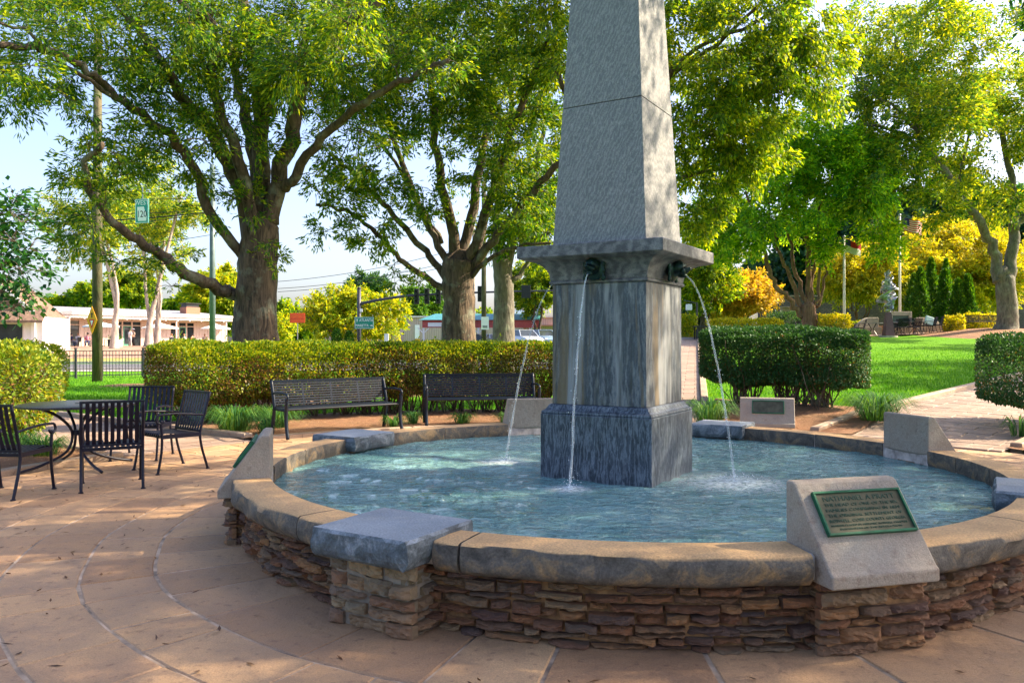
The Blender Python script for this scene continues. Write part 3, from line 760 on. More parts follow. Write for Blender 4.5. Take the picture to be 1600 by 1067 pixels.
# obelisk
OC = Vector((.90, 6.72, 0)); OA = R(149)
ob = thing('fountain_obelisk', 'tall grey granite obelisk with lion spouts standing in the fountain pool', 'obelisk', OC, OA)
def sq(s_, z): h = s_ / 2; return [(-h, -h, z), (h, -h, z), (h, h, z), (-h, h, z)]
def loft(levels):
    mb_ = MB(); vs = []; fs = []
    for s_, z in levels: vs += sq(s_, z)
    n = len(levels)
    for i in range(n - 1):
        for k in range(4): fs.append((i * 4 + k, i * 4 + (k + 1) % 4, i * 4 + 4 + (k + 1) % 4, i * 4 + 4 + k))
    fs += [(3, 2, 1, 0), tuple((n - 1) * 4 + k for k in range(4))]
    return mb_.add(vs, fs)
loft([(.97, .02), (.97, .858)]).build('plinth', 'granite_plinth', ob, bevel=.006)
loft([(.955, .8585), (.962, .868), (.955, .882), (.925, .888), (.90, .90), (.87, .925), (.845, .935)]).build('base_moulding', 'granite_plinth', ob)
loft([(.825, .9355), (.82, 1.918)]).build('die', 'granite_die', ob, bevel=.004)
cav = [(.845, 1.9185), (.865, 1.925), (.865, 1.942), (.845, 1.948)] + [(.85 + .31 * (1 - math.cos(t)), 1.955 + .155 * math.sin(t)) for t in [math.pi / 2 * k / 8 for k in range(9)]] + [(1.205, 2.118), (1.25, 2.126), (1.255, 2.132), (1.255, 2.215), (1.245, 2.222)]
loft(cav).build('cornice', 'granite_cap', ob, bevel=.002)
sz = lambda z: .82 - .1055 * (z - 2.22)
loft([(sz(2.2225), 2.2225), (sz(3.378), 3.378)]).build('shaft', 'granite_shaft', ob, bevel=.003)
loft([(sz(3.38) - .012, 3.3785), (sz(3.383) - .012, 3.3835)]).build('shaft_joint', 'black', ob)
loft([(sz(3.384), 3.384), (sz(7.2), 7.2), (.02, 7.55)]).build('shaft', 'granite_shaft', ob, bevel=.003)
def mat_water():
    m, nt, p = M('water'); tc = nd(nt, 'ShaderNodeTexCoord')
    v = coords(nt, (1, 1, 1)); v2 = coords(nt, (1, 2.6, 1))
    p.inputs['Base Color'].default_value = (.055, .20, .25, 1); p.inputs['Roughness'].default_value = .04
    n0 = noise_n(nt, v, 1.4, 3); c = ramp(nt, n0, [(.35, (.11, .28, .28)), (.7, (.26, .47, .46))]); nt.links.new(c, p.inputs['Base Color'])
    p.inputs['IOR'].default_value = 1.45; p.inputs['Specular IOR Level'].default_value = .9
    b = bump(nt, None, noise_n(nt, v2, 5.5, 4, .6, .8), 1.0, .16); b = bump(nt, None, noise_n(nt, v2, 13, 3, .6, .8), .5, .05, b)
    nt.links.new(b, p.inputs['Normal']); return m
MT['water'] = mat_water()
def mat_foam(name, amt, rough):
    m, nt, p = M(name); p.inputs['Base Color'].default_value = (.85, .93, .96, 1); p.inputs['Roughness'].default_value = rough
    t = nd(nt, 'ShaderNodeBsdfTransparent'); mx = nd(nt, 'ShaderNodeMixShader')
    v = coords(nt); f = ramp(nt, noise_n(nt, v, 26, 5, .7, .5), [(.5 - amt, (0, 0, 0)), (.62 - amt * .6, (1, 1, 1))])
    nt.links.new(f, mx.inputs[0]); nt.links.new(t.outputs[0], mx.inputs[1]); nt.links.new(p.outputs[0], mx.inputs[2])
    nt.links.new(mx.outputs[0], nt.nodes['Material Output'].inputs[0]); return m
def mat_jet():
    m, nt, p = M('jet'); p.inputs['Base Color'].default_value = (.80, .88, .92, 1); p.inputs['Roughness'].default_value = .12
    t = nd(nt, 'ShaderNodeBsdfTransparent'); mx = nd(nt, 'ShaderNodeMixShader')
    nt.links.new(ramp(nt, noise_n(nt, coords(nt, (60, 60, 2.2)), 1, 4, .7, .5), [(.35, (.05, .05, .05)), (.68, (.42, .42, .42))]), mx.inputs[0]); nt.links.new(t.outputs[0], mx.inputs[1]); nt.links.new(p.outputs[0], mx.inputs[2])
    nt.links.new(mx.outputs[0], nt.nodes['Material Output'].inputs[0]); return m
def mat_softfoam():
    m, nt, p = M('foam'); p.inputs['Base Color'].default_value = (.80, .90, .93, 1); p.inputs['Roughness'].default_value = .35
    t = nd(nt, 'ShaderNodeBsdfTransparent'); mx = nd(nt, 'ShaderNodeMixShader'); at = nd(nt, 'ShaderNodeAttribute', attribute_name='fall')
    n = ramp(nt, noise_n(nt, coords(nt, (1, 1.6, 1)), 20, 5, .75, .8), [(.38, (.12, .12, .12)), (.66, (1, 1, 1))])
    mu = nd(nt, 'ShaderNodeMath', operation='MULTIPLY'); nt.links.new(at.outputs['Fac'], mu.inputs[0]); nt.links.new(n, mu.inputs[1])
    nt.links.new(mu.outputs[0], mx.inputs[0]); nt.links.new(t.outputs[0], mx.inputs[1]); nt.links.new(p.outputs[0], mx.inputs[2])
    nt.links.new(mx.outputs[0], nt.nodes['Material Output'].inputs[0]); return m
MT['jet'] = mat_jet(); MT['foam'] = mat_softfoam(); MT['drop'] = mat_plain('drop', (.8, .88, .92), .2)
land = []
dirs_ = {0: (149, 1.12), 1: (-121, .90), 2: (-31, .99), 3: (59, 1.0)}
for k, (adeg, rl) in dirs_.items():
    a = R(adeg); n = Vector((math.cos(a), math.sin(a), 0)); f = Matrix.Rotation(a - math.pi / 2 - OA, 4, 'Z')
    h = MB()
    h.ball((0, 0, 0), .092, 14, 10, (1, .42, 1.08)); h.ball((0, .045, .012), .066, 14, 10, (1, .95, 1.0)); h.ball((0, .10, -.004), .045, 12, 8, (.9, 1.15, .62))
    h.ball((0, .088, -.052), .034, 10, 8, (.95, 1.2, .5)); h.ball((0, .148, .006), .016, 8, 6, (1.2, .8, .7))
    for s_ in (-1, 1):
        h.ball((s_ * .058, .0, .078), .022, 8, 6); h.ball((s_ * .026, .092, .036), .014, 8, 6); h.ball((s_ * .03, .10, -.015), .026, 8, 6)
        for q in range(6): h.ball((s_ * (.07 + .008 * (q % 2)), .005, .06 - .027 * q), .024, 8, 6, (1, .7, 1.2))
    lp = h.build('lion_head', 'lion', ob, True); rm = lp.modifiers.new('r', 'REMESH'); rm.mode = 'VOXEL'; rm.voxel_size = .0065; rm.use_smooth_shade = True
    lp.matrix_local = f @ Matrix.Translation((0, .475, 2.032))
    # jet: from the mouth, ballistic
    pts = []; x0 = .60; z0 = 1.975; z1 = .335; xe = rl
    for i in range(26):
        t = i / 25; pts.append((.006 * math.sin(i * 1.3 + k) * t, (x0 + (xe - x0) * t) - .475, z0 + (z1 - z0) * (t * t * .86 + t * .14) - 2.032))
    rr = [.006 + .004 * (i / 25) ** 1.3 + .0012 * math.sin(i * 2.1 + k) for i in range(26)]
    j = MB().tube(pts, rr, 9).build('water_jet', 'jet', lp, True)
    land.append(Vector((OC.x, OC.y, .336)) + n * xe)
# water surface with ripples spreading from the four landing points
P = []
for i in range(85):
    r = 2.84 * (i / 84) ** .8; row = []
    for k in range(221):
        a = 2 * math.pi * k / 220; x = CX + r * math.cos(a); y = CY + r * math.sin(a); z = .336
        for q, l in enumerate(land):
            d = math.hypot(x - l.x, y - l.y); z += (.006 if q != 2 else .009) * math.sin(d * 26 - q) * math.exp(-d * 1.5)
        z += .012 * mnoise.noise((x * 3.2, y * 5.2, 0)) + .008 * mnoise.noise((x * 8, y * 11, 3))
        row.append((x, y, z))
    P.append(row)
MB().grid(P).build('water', 'water', smooth=True)['kind'] = 'structure'
fall = []; fo = MB(); dr = MB(); k = random.Random(5)
for q, l in enumerate(land):
    s_ = (.34, .24, .62, .3)[q]
    rows = []
    for i in range(13):
        t = i / 12; fall += [min(1, 1.5 * (1 - t) ** 1.3)] * 29; rows.append([(l.x + s_ * t * math.cos(b), l.y + s_ * t * math.sin(b), .3455 + (.022 * (1 - t) ** 2 + .008 * mnoise.noise((t * 9, b * 2, q))) * (1 - t)) for b in [2 * math.pi * m_ / 28 for m_ in range(29)]])
    fo.grid(rows)
    for _ in range(60 if q != 2 else 120):
        b = k.uniform(0, 6.283); rr = abs(k.gauss(0, .18 * s_)); hh = max(0, k.gauss(.02, .03)) * math.exp(-rr / s_) ; rad = k.uniform(.0015, .0045)
        dr.ball((l.x + rr * math.cos(b), l.y + rr * math.sin(b), .345 + hh), rad, 5, 3)
fob = fo.build('foam', 'foam', smooth=True, fix=False); fob.data.attributes.new('fall', 'FLOAT', 'POINT').data.foreach_set('value', fall); tag(fob, kind='stuff'); 
for q, (adeg, rl) in dirs_.items():
    n_ = Vector((math.cos(R(adeg)), math.sin(R(adeg)), 0))
    for _ in range(70):
        t = k.uniform(.3, 1) ; p_ = OC + n_ * (.60 + (rl - .60) * t); z_ = 1.975 + (.335 - 1.975) * (t * t * .86 + t * .14); s2 = .006 + .02 * t * t
        dr.ball((p_.x + k.gauss(0, s2), p_.y + k.gauss(0, s2), z_ + k.gauss(0, .02)), k.uniform(.0015, .0038), 5, 3)
tag(dr.build('spray', 'drop', fix=False), kind='stuff')
# ------------------------------------------------------------------ chairs, table, benches
def make_chair(label):
    t = thing('patio_chair', label, 'chair', group='black slatted metal patio chairs')
    w = .27; bm_ = 'black_metal'
    s = MB()
    for i in range(11):
        x = -.235 + .47 * i / 10
        s.strip([(x, -.20, .41), (x, -.12, .425), (x, .05, .428), (x, .19, .442), (x, .235, .432), (x, .245, .40)], .032, .005, (1, 0, 0))
    s.build('seat', bm_, t, True)
    s = MB(); s.bar((-w, .23, .405), (w, .23, .405), .022, .03); s.bar((-w, -.2, .40), (w, -.2, .40), .022, .03)
    for x in (-w, w): s.bar((x, -.2, .402), (x, .235, .405), .022, .045)
    s.build('seat_frame', bm_, t)
    s = MB(); by = lambda z: -.205 - (z - .42) * .27
    for i in range(9):
        x = -.215 + .43 * i / 8; s.strip([(x, by(.44) + .012, .44), (x, by(.6) - .006, .60), (x, by(.75) - .006, .75), (x, by(.86), .86)], .036, .005, (1, 0, 0))
    s.bar((-w - .012, by(.865), .866), (w + .012, by(.865), .866), .03, .022); s.bar((-w, by(.44), .437), (w, by(.44), .437), .022, .022)
    s.build('backrest', bm_, t)
    for sx in (-1, 1):
        x = sx * w
        MB().tube(smooth_line([(x, -.30, .0), (x, -.275, .08), (x, -.225, .25), (x, -.205, .42), (x, by(.62), .62), (x, by(.87), .872)], 3), .0145, 8).lathe([(.024, 0), (.022, .012)], 10, (x, -.30, 0)).build('leg', bm_, t, True)
        MB().tube(smooth_line([(x, .29, .0), (x, .272, .08), (x, .245, .25), (x, .24, .40), (x, .25, .52), (x, .25, .585)], 3), .0145, 8).lathe([(.024, 0), (.022, .012)], 10, (x, .29, 0)).build('leg', bm_, t, True)
        arc = [(x, .25 + .048 * math.cos(a) + .01, .60 + .048 * math.sin(a)) for a in [math.pi * .55 - k * .42 for k in range(12)]]
        MB().tube(smooth_line([(x, by(.63), .615), (x, -.1, .635), (x, .1, .652)], 3) + arc, .0125, 8).build('armrest', bm_, t, True)
    return t
chair = make_chair('black metal chair with its slatted back to the camera in front of the round table')
def face(o, fx, fy): o.rotation_euler = (0, 0, math.atan2(fy, fx) - math.pi / 2)
chair.location = (-4.02, 7.98, 0); face(chair, -.46, .89)
def chair_at(x, y, fx, fy, label, z=0, g=None): return dup(chair, (x, y, z), math.atan2(fy, fx) - math.pi / 2, label, g)
chair_at(-3.88, 9.02, -.63, -.78, 'black metal chair right of the round table, its seat turned to the camera')
chair_at(-4.62, 9.92, .08, -1, 'black metal chair on the far side of the round table facing the camera')
chair_at(-4.80, 7.55, .06, 1, 'black metal chair cut off by the left edge of the picture, seen side on')
tb = thing('patio_table', 'round black metal table with an umbrella hole between the four slatted chairs', 'table', (-4.98, 9.1, 0))
def mat_mesh():
    m, nt, p = M('table_top'); v = coords(nt); w = nd(nt, 'ShaderNodeTexVoronoi', Scale=45); nt.links.new(v, w.inputs['Vector'])
    nt.links.new(ramp(nt, w.outputs['Distance'], [(.2, (.008, .008, .010)), (.5, (.035, .036, .045))]), p.inputs['Base Color'])
    p.inputs['Roughness'].default_value = .28; bump(nt, p, w.outputs['Distance'], .4, .01); return m
MT['table_top'] = mat_mesh()
MB().lathe([(.60, .712), (.615, .716), (.618, .735), (.60, .742), (.03, .742), (.028, .73), (.028, .715), (.3, .712)], 56).build('tabletop', 'table_top', tb, True).modifiers.new('e', 'EDGE_SPLIT')
MB().lathe([(.028, .7425), (.028, .746), (.014, .746), (.014, .7425)], 20).build('umbrella_hole', 'black', tb)
for k in range(4):
    a = math.pi / 4 + k * math.pi / 2 + .1; c, s_ = math.cos(a), math.sin(a)
    MB().tube(smooth_line([(c * .40, s_ * .40, .712), (c * .2, s_ * .2, .60), (c * .06, s_ * .06, .42), (c * .12, s_ * .12, .2), (c * .38, s_ * .38, .075), (c * .62, s_ * .62, .018)], 4), .016, 8).build('leg', 'black_metal', tb, True)
MB().lathe([(.05, .38), (.05, .44)], 16).build('hub', 'black_metal', tb)

def make_bench(label):
    t = thing('park_bench', label, 'bench', group='long black slatted benches in front of the hedge'); L_ = .94; bm_ = 'bench_metal'
    s = MB()
    for i in range(9):
        z = .475 + .038 * i; y = -.22 - (z - .45) * .26; s.bar((-L_, y, z), (L_, y, z), .008, .024, (0, -.26, 1))
    s.bar((-L_ - .02, -.315, .815), (L_ + .02, -.315, .815), .03, .04)
    for x in (-.47, 0, .47): s.bar((x, -.225, .45), (x, -.31, .80), .03, .008, (0, 1, 0))
    s.build('backrest', bm_, t)
    s = MB()
    for i in range(8):
        y = -.19 + .058 * i; z = .432 + (.012 if i in (0, 7) else 0); s.bar((-L_, y, z), (L_, y, z), .042, .007)
    s.tube([(-L_, .245, .425), (L_, .245, .425)], .018, 8); s.tube([(-L_, -.21, .43), (L_, -.21, .43)], .014, 8)
    s.build('seat', bm_, t)
    for sx in (-1, 1):
        x = sx * (L_ + .01)
        s = MB().tube(smooth_line([(x, -.29, 0), (x, -.25, .2), (x, -.205, .42), (x, -.25, .62), (x, -.325, .83)], 3), [.03] * 5 + [.026] * 8, 8)
        s.build('leg', bm_, t, True)
        MB().tube(smooth_line([(x, .31, 0), (x, .27, .12), (x, .24, .28), (x, .25, .42), (x, .27, .50), (x, .27, .59)], 3), .028, 8).tube([(x, -.2, .41), (x, .25, .41)], .02, 8).build('leg', bm_, t, True)
        arc = [(x, .25 + .05 * math.cos(a), .60 + .05 * math.sin(a)) for a in [math.pi * .55 - k * .42 for k in range(9)]]
        MB().tube(smooth_line([(x, -.26, .64), (x, -.1, .655), (x, .12, .66)], 3) + arc, .018, 8).build('armrest', bm_, t, True)
    return t
bench = make_bench('long black slatted bench at the left, its whole length in view before the hedge')
bench.location = (-2.69, 12.32, .03); face(bench, .62, -.785)
dup(bench, (-.52, 13.52, .06), math.atan2(-.985, .17) - math.pi / 2, 'black slatted bench whose right end is hidden by the memorial wedge and the obelisk')

# ------------------------------------------------------------------ hedges
def hedge(name, label, cl, hw, zt, zb, n, mats, L, Wd, seed, stems=60, group=None, brown=None, round_=2.6, cat='hedge', zfun=gz, noise_a=.12):
    """cl = centre line points; leaves fill a shell round it, stems show below"""
    rg_ = np.random.default_rng(seed); cl = [Vector(p) for p in cl]; base = Vector((cl[len(cl) // 2].x, cl[len(cl) // 2].y, zfun(cl[len(cl) // 2].x, cl[len(cl) // 2].y)))
    root = thing(name, label, cat, base, 0, group)
    seg = np.array([(p.x, p.y) for p in cl]); d = np.linalg.norm(np.diff(seg, axis=0), axis=1); cum = np.concatenate([[0], np.cumsum(d)]); LT = cum[-1]
    s = rg_.uniform(-hw * .8, LT + hw * .8, n); sc = np.clip(s, 0, LT - 1e-6); i = np.clip(np.searchsorted(cum, sc, 'right') - 1, 0, len(d) - 1)
    t = (sc - cum[i]) / d[i]; P = seg[i] + (seg[i + 1] - seg[i]) * t[:, None]; T = (seg[i + 1] - seg[i]) / d[i][:, None]
    Nn = np.stack([T[:, 1], -T[:, 0]], 1)
    over = (s - sc); endf = np.sqrt(np.clip(1 - (over / (hw * .8)) ** 2, 0.02, 1))
    e = 2 / round_; tt_ = np.linspace(0, 2 * np.pi, 2001); ex = np.sign(np.cos(tt_)) * np.abs(np.cos(tt_)) ** e * hw; ez = np.sign(np.sin(tt_)) * np.abs(np.sin(tt_)) ** e * (zt - zb) / 2
    al = np.concatenate([[0], np.cumsum(np.hypot(np.diff(ex), np.diff(ez)))]); th = np.interp(rg_.uniform(0, al[-1], n), al, tt_); rad = 1 - np.abs(rg_.normal(0, .13, n)); deep = rg_.uniform(size=n) < .26; rad[deep] = rg_.uniform(.3, .9, deep.sum())
    cx = np.sign(np.cos(th)) * np.abs(np.cos(th)) ** e; cz = np.sign(np.sin(th)) * np.abs(np.sin(th)) ** e
    nz = np.array([mnoise.noise((a * 1.6, b * 2.2, seed)) + .6 * mnoise.noise((a * 4.2, b * 5, seed + 3)) for a, b in zip(s, th)])
    rad = rad * (1 + noise_a * nz)
    hz = (zt - zb) / 2; zc = (zt + zb) / 2
    off = cx * hw * endf * rad; x = P[:, 0] + T[:, 0] * over + Nn[:, 0] * off; y = P[:, 1] + T[:, 1] * over + Nn[:, 1] * off
    zz = zc + cz * hz * rad * (.75 + .25 * endf)
    low = cz < -.2; zz[low] += np.array([.2 * mnoise.noise((a * 2.7, 1, seed)) for a in s[low]]) * np.clip((-cz[low] - .2) * 2, 0, 1)
    g = np.array([zfun(a, b) for a, b in zip(x, y)])
    pts_ = np.stack([x, y, zz + g * 1.0], 1)
    out = np.stack([Nn[:, 0] * cx, Nn[:, 1] * cx, cz], 1)
    if brown is None: br = np.zeros(n, bool)
    else:
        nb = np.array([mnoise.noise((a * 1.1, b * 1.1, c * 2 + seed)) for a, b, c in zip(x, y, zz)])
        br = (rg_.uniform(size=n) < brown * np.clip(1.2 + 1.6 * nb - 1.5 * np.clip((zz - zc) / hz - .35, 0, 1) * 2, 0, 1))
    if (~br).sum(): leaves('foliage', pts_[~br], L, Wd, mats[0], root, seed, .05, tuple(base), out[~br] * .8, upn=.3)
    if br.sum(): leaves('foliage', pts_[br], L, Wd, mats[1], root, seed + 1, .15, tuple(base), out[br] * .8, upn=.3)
    up_i = np.where(cz > .55)[0]; sh = []; shd = []
    for q in rg_.choice(up_i, int(LT * 9 + 12)):
        h_ = rg_.uniform(.05, .17); ld = np.array([rg_.normal() * .3, rg_.normal() * .3, 1.0])
        for w_ in range(7): sh.append(pts_[q] + ld * h_ * w_ / 6 + rg_.normal(size=3) * .012); shd.append(ld * .5)
    leaves('shoots', np.array(sh), L, Wd, mats[0], root, seed + 2, -.1, tuple(base), np.array(shd))
    sb = MB()
    for _ in range(stems):
        q = rg_.uniform(0, LT); k = min(max(int(np.searchsorted(cum, q, 'right') - 1), 0), len(d) - 1)
        p = seg[k] + (seg[k + 1] - seg[k]) * (q - cum[k]) / d[k] + rg_.normal(0, hw * .16, 2)
        p = Vector((p[0], p[1], zfun(p[0], p[1]) - .02))
        for __ in range(4):
            tx = p + Vector((np.clip(rg_.normal(), -1.3, 1.3) * hw * .5, np.clip(rg_.normal(), -1.3, 1.3) * hw * .5, zt * rg_.uniform(.5, .88)))
            md = p.lerp(tx, .45) + Vector((rg_.normal() * .05, rg_.normal() * .05, -.04))
            sb.tube(smooth_line([p, md, tx], 3, .012, rg_), [.013, .012, .011, .010, .008, .006, .004], 5, False)
    sb.build('stems', 'bark_dark', root, True, origin=base, fix=False); return root
arc = lambda r, a0, a1, n=24: [polar(r, R(a0 + (a1 - a0) * i / n)) for i in range(n + 1)]
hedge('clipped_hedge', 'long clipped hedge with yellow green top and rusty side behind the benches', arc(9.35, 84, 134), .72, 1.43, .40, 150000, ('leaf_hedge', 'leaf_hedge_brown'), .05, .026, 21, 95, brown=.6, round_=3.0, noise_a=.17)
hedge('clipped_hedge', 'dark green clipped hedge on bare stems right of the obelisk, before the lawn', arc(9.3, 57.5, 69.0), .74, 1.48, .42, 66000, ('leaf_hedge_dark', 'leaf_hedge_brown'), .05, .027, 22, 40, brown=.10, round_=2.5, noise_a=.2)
hedge('shrub', 'dark rounded shrub cut by the right edge of the picture beside the brick path', [(8.35, 12.7, 0), (10.2, 12.0, 0)], 1.0, 1.44, .34, 38000, ('leaf_hedge_dark', 'leaf_hedge_brown'), .05, .028, 23, 16, brown=.1, round_=2.3, cat='shrub')
hedge('shrub', 'glossy sunlit shrub cut by the left edge of the picture behind the tables', [(-7.15, 10.9, 0), (-8.6, 11.6, 0)], .92, 1.44, .2, 30000, ('leaf_hedge', 'leaf_hedge_brown'), .06, .03, 24, 16, brown=.25, round_=2.3, cat='shrub')
hedge('shrub', 'pale lime shrub right behind the left edge shrub, before the iron fence', [(-10.9, 18.2, 0), (-12.3, 18.4, 0)], .75, 1.42, .1, 15000, ('leaf_lime', 'leaf_hedge'), .06, .03, 25, 8, round_=2.2, cat='shrub')

# clumps of strap-leaved grass along the beds
def clump(label, x, y, r, n, h, seed, m='leaf_liriope'):
    rg_ = np.random.default_rng(seed); z = gz(x, y) + .04; root = thing('grass_clump', label, 'plant', (x, y, z), 0, 'strap leaved grass clumps in the beds'); mb_ = MB()
    for _ in range(n):
        a = rg_.uniform(0, 6.283); b = rg_.uniform(0, 1) ** .6 * r * .45; l = r * rg_.uniform(.6, 1.15); hh = h * rg_.uniform(.6, 1.1); c, s_ = math.cos(a), math.sin(a)
        p0 = Vector((b * c, b * s_, 0)); P_ = [p0, p0 + Vector((c * l * .22, s_ * l * .22, hh * .75)), p0 + Vector((c * l * .55, s_ * l * .55, hh)), p0 + Vector((c * l * .95, s_ * l * .95, hh * .45))]
        w = .0055; sd = Vector((-s_, c, 0)); vs = []
        for i, q in enumerate(P_): ww = w * (1, 1.1, .8, .12)[i]; vs += [q - sd * ww, q + sd * ww]
        mb_.add(vs, [(0, 1, 3, 2), (2, 3, 5, 4), (4, 5, 7, 6)])
    mb_.build('blades', m, root, True, fix=False)
clump('big dark grass clump at the foot of the dark hedge, right of the small memorial', 6.05, 13.15, .62, 420, .42, 1)
clump('dark grass clump between the straight brick path and the small memorial', 3.35, 13.45, .48, 260, .40, 2)
clump('grass clump at the left end of the long hedge, nearest the right hand chair', -4.35, 12.45, .55, 320, .38, 3)
clump('second grass clump left of the long bench', -3.85, 13.0, .4, 200, .34, 4)
clump('small grass tuft seen under the middle of the left bench', -1.95, 13.05, .22, 110, .2, 5)
clump('small grass tuft at the gap between the two benches', -1.7, 13.6, .2, 90, .2, 6)
clump('grass tuft seen under the left half of the right bench', -.85, 13.5, .26, 120, .2, 7)
clump('grass tuft seen under the right half of the right bench', -.1, 13.75, .25, 110, .18, 8)
clump('yellowish grass clump behind the chair at the left edge, nearer one', -5.75, 9.75, .34, 170, .24, 9)
clump('yellowish grass clump behind the chair at the left edge, farther one', -6.25, 10.05, .36, 170, .26, 10)
clump('grass tuft in the right hand corner bed below the dark shrub', 7.35, 11.5, .26, 60, .30, 11)
clump('low green tuft at the right edge of the picture in the corner bed', 7.75, 11.0, .25, 130, .12, 12)
clump('thin grass tuft in the mulch at the left end of the left bench', -3.75, 12.1, .25, 110, .22, 13)

# ------------------------------------------------------------------ iron fence, poles, signs
def fence(label, a, b, h=1.08, step=.115, post=2.4):
    a = Vector(a); b = Vector(b); L_ = (b - a).length; d = (b - a) / L_
    root = thing('iron_fence', label, 'fence', (a.x, a.y, gz(a.x, a.y))); o = root.location
    q = lambda s_, z: Vector((a.x + d.x * s_ - o.x, a.y + d.y * s_ - o.y, gz(a.x + d.x * s_, a.y + d.y * s_) - o.z + z))
    s_ = MB()
    for z in (.12, h - .18, h): s_.bar(q(0, z), q(L_, z), .03, .035)
    s_.build('rail', 'dark_metal', root)
    s_ = MB(); x = step
    while x < L_: s_.bar(q(x, .06), q(x, h), .018, .018, (1, 0, 0)); x += step
    s_.build('pickets', 'dark_metal', root)
    x = 0
    while x <= L_: MB().bar(q(x, 0), q(x, h + .1), .075, .075, (1, 0, 0)).box(q(x, h + .12), (.1, .1, .03)).build('post', 'dark_metal', root); x += post
fence('low black iron picket fence along the road behind the left lawn', (-21.2, 28.6, 0), (-6, 37.4, 0))
MT['pole_wood'] = bark('pole_wood', (.035, .035, .018), (.12, .10, .05), 4, (.09, .13, .04), .5)
MT['pole_metal'] = mat_plain('pole_metal', (.10, .15, .15), .5, .2, .15)
up = thing('utility_pole', 'thick brown wooden pole on the left lawn carrying the yellow diamond sign', 'utility pole', GX(152, 28.5))
MB().tube([(0, 0, 0), (0, 0, 5), (.02, 0, 12.5)], [.175, .165, .13], 16).build('shaft', 'pole_wood', up, True)
MB().bar((-1.1, 0, 11.6), (1.1, 0, 11.6), .1, .12).build('crossarm', 'pole_wood', up)
yp = thing('warning_sign', 'yellow diamond sign with a yield triangle on the side of the wooden pole', 'road sign', W(146, 500, 28.2), R(-10))
dm = lambda s_, sx=.72: [(0, -s_), (s_ * sx, 0), (0, s_), (-s_ * sx, 0)]
MB().prism(dm(.49, .42), (0, .012, 0), (-.04, -.03, 0)).build('panel', 'sign_yellow', yp)
MB().prism([(-.11, .02), (.11, .02), (0, -.32)], (0, .004, 0), (-.04, -.036, 0)).build('triangle_border', 'sign_red', yp)
MB().prism([(-.055, -.02), (.055, -.02), (0, -.2)], (0, .004, 0), (-.04, -.041, 0)).build('triangle_centre', 'white_sign', yp)
MB().prism([(-.02, .08), (.02, .08), (.02, .2), (.05, .2), (0, .27), (-.05, .2), (-.02, .2)], (0, .004, 0), (-.04, -.036, 0)).build('arrow', 'black', yp)
mp = thing('signal_pole', 'slender grey metal pole behind the left oak branch, right of the cafe sign', 'pole', GX(332, 33))
MB().tube([(0, 0, 0), (0, 0, 8.8)], [.13, .10], 14).lathe([(.2, 0), (.2, .06), (.14, .1)], 14).build('shaft', 'pole_metal', mp, True)
# route marker hanging from the arm of the slender pole
rp = W(222, 330, 33.5); rm_ = thing('route_sign', 'tall teal sign reading west 120 hanging among the pale tree leaves', 'road sign', rp, R(-14))
MB().box((0, 0, 0), (.66, .03, 1.02)).build('panel', 'sign_teal', rm_)
MB().box((0, .02, .62), (.05, .03, .75)).build('hanger', 'pole_metal', rm_)
bd = MB()
for x, z, w, h in ((0, .49, .64, .02), (0, -.49, .64, .02), (-.31, 0, .02, .98), (.31, 0, .02, .98)): bd.box((x, -.018, z), (w, .008, h))
bd.build('border', 'white_sign', rm_)
MB().prism([(-.22, .18), (.10, .18), (.14, .05), (.24, -.15), (.22, -.42), (-.18, -.42), (-.22, -.2)], (0, .006, 0), (0, -.022, 0)).build('state_outline', 'white_sign', rm_)
text('WEST', .28, 'lettering', 'white_sign', rm_, (0, -.018, .34), (R(90), 0, 0))
text('120', .40, 'numerals', 'black', rm_, (0, -.024, -.14), (R(90), 0, 0), xs=.85)

# mast-arm signal
ma = thing('signal_mast', 'dark metal signal mast whose long arm curves right behind the middle oak', 'traffic signal', GX(561, 50)); zb = ma.location
Z = lambda px, py, Y=50: Vector(((px - 800) / F * Y, Y, CH - (py - HY) * Y / F)) - zb
MB().tube([(0, 0, 0), Z(561, 451)], [.14, .12], 12).lathe([(.14, Z(561, 451).z), (.1, Z(561, 451).z + .1)], 12).build('shaft', 'dark_metal', ma, True)
MB().tube(smooth_line([Z(562, 475), Z(590, 469), (Z(640, 462)), Z(700, 459), Z(780, 456), Z(880, 454)], 4), [.10 - .0025 * i for i in range(21)], 10).build('mast_arm', 'dark_metal', ma, True)
MB().box(Z(563, 485) + Vector((.08, -.1, 0)), (.16, .12, .2)).build('control_box', 'white_sign', ma)
for px, py, back in ((651, 462, 0), (667, 461.5, 0), (685, 461, 0), (750, 458, 0), (822, 456, 1)):
    p = Z(px, py); s_ = MB()
    if back: s_.box(p + Vector((0, -.12, .0)), (.58, .03, .80))
    s_.box(p + Vector((0, 0, -.05 if not back else 0)), (.30, .22, .98 if not back else .7))
    h_ = s_.build('signal_head', 'black', ma, bevel=.02)
    if not back:
        for k in range(3):
            MB().lathe([(.10, 0), (.11, .18), (.09, .18), (.085, .02)], 12).build('visor', 'black', h_, xf=Matrix.Translation(p + Vector((0, -.11, .25 - .3 * k))) @ Matrix.Rotation(R(90), 4, 'X'))
gs = thing('direction_sign', 'green sign reading atlanta and marietta with arrows on the dark mast', 'road sign', W(569, 504.5, 49.7), 0)
MB().box((0, 0, 0), (1.20, .03, .74)).build('panel', 'sign_green', gs, bevel=.01)
bd = MB()
for x, z, w, h in ((0, .34, 1.14, .02), (0, -.34, 1.14, .02), (-.57, 0, .02, .7), (.57, 0, .02, .7)): bd.box((x, -.018, z), (w, .006, h))
bd.build('border', 'white_sign', gs)
text('ATLANTA', .235, 'lettering', 'white_sign', gs, (.13, -.018, .16), (R(90), 0, 0), .004, xs=.82)
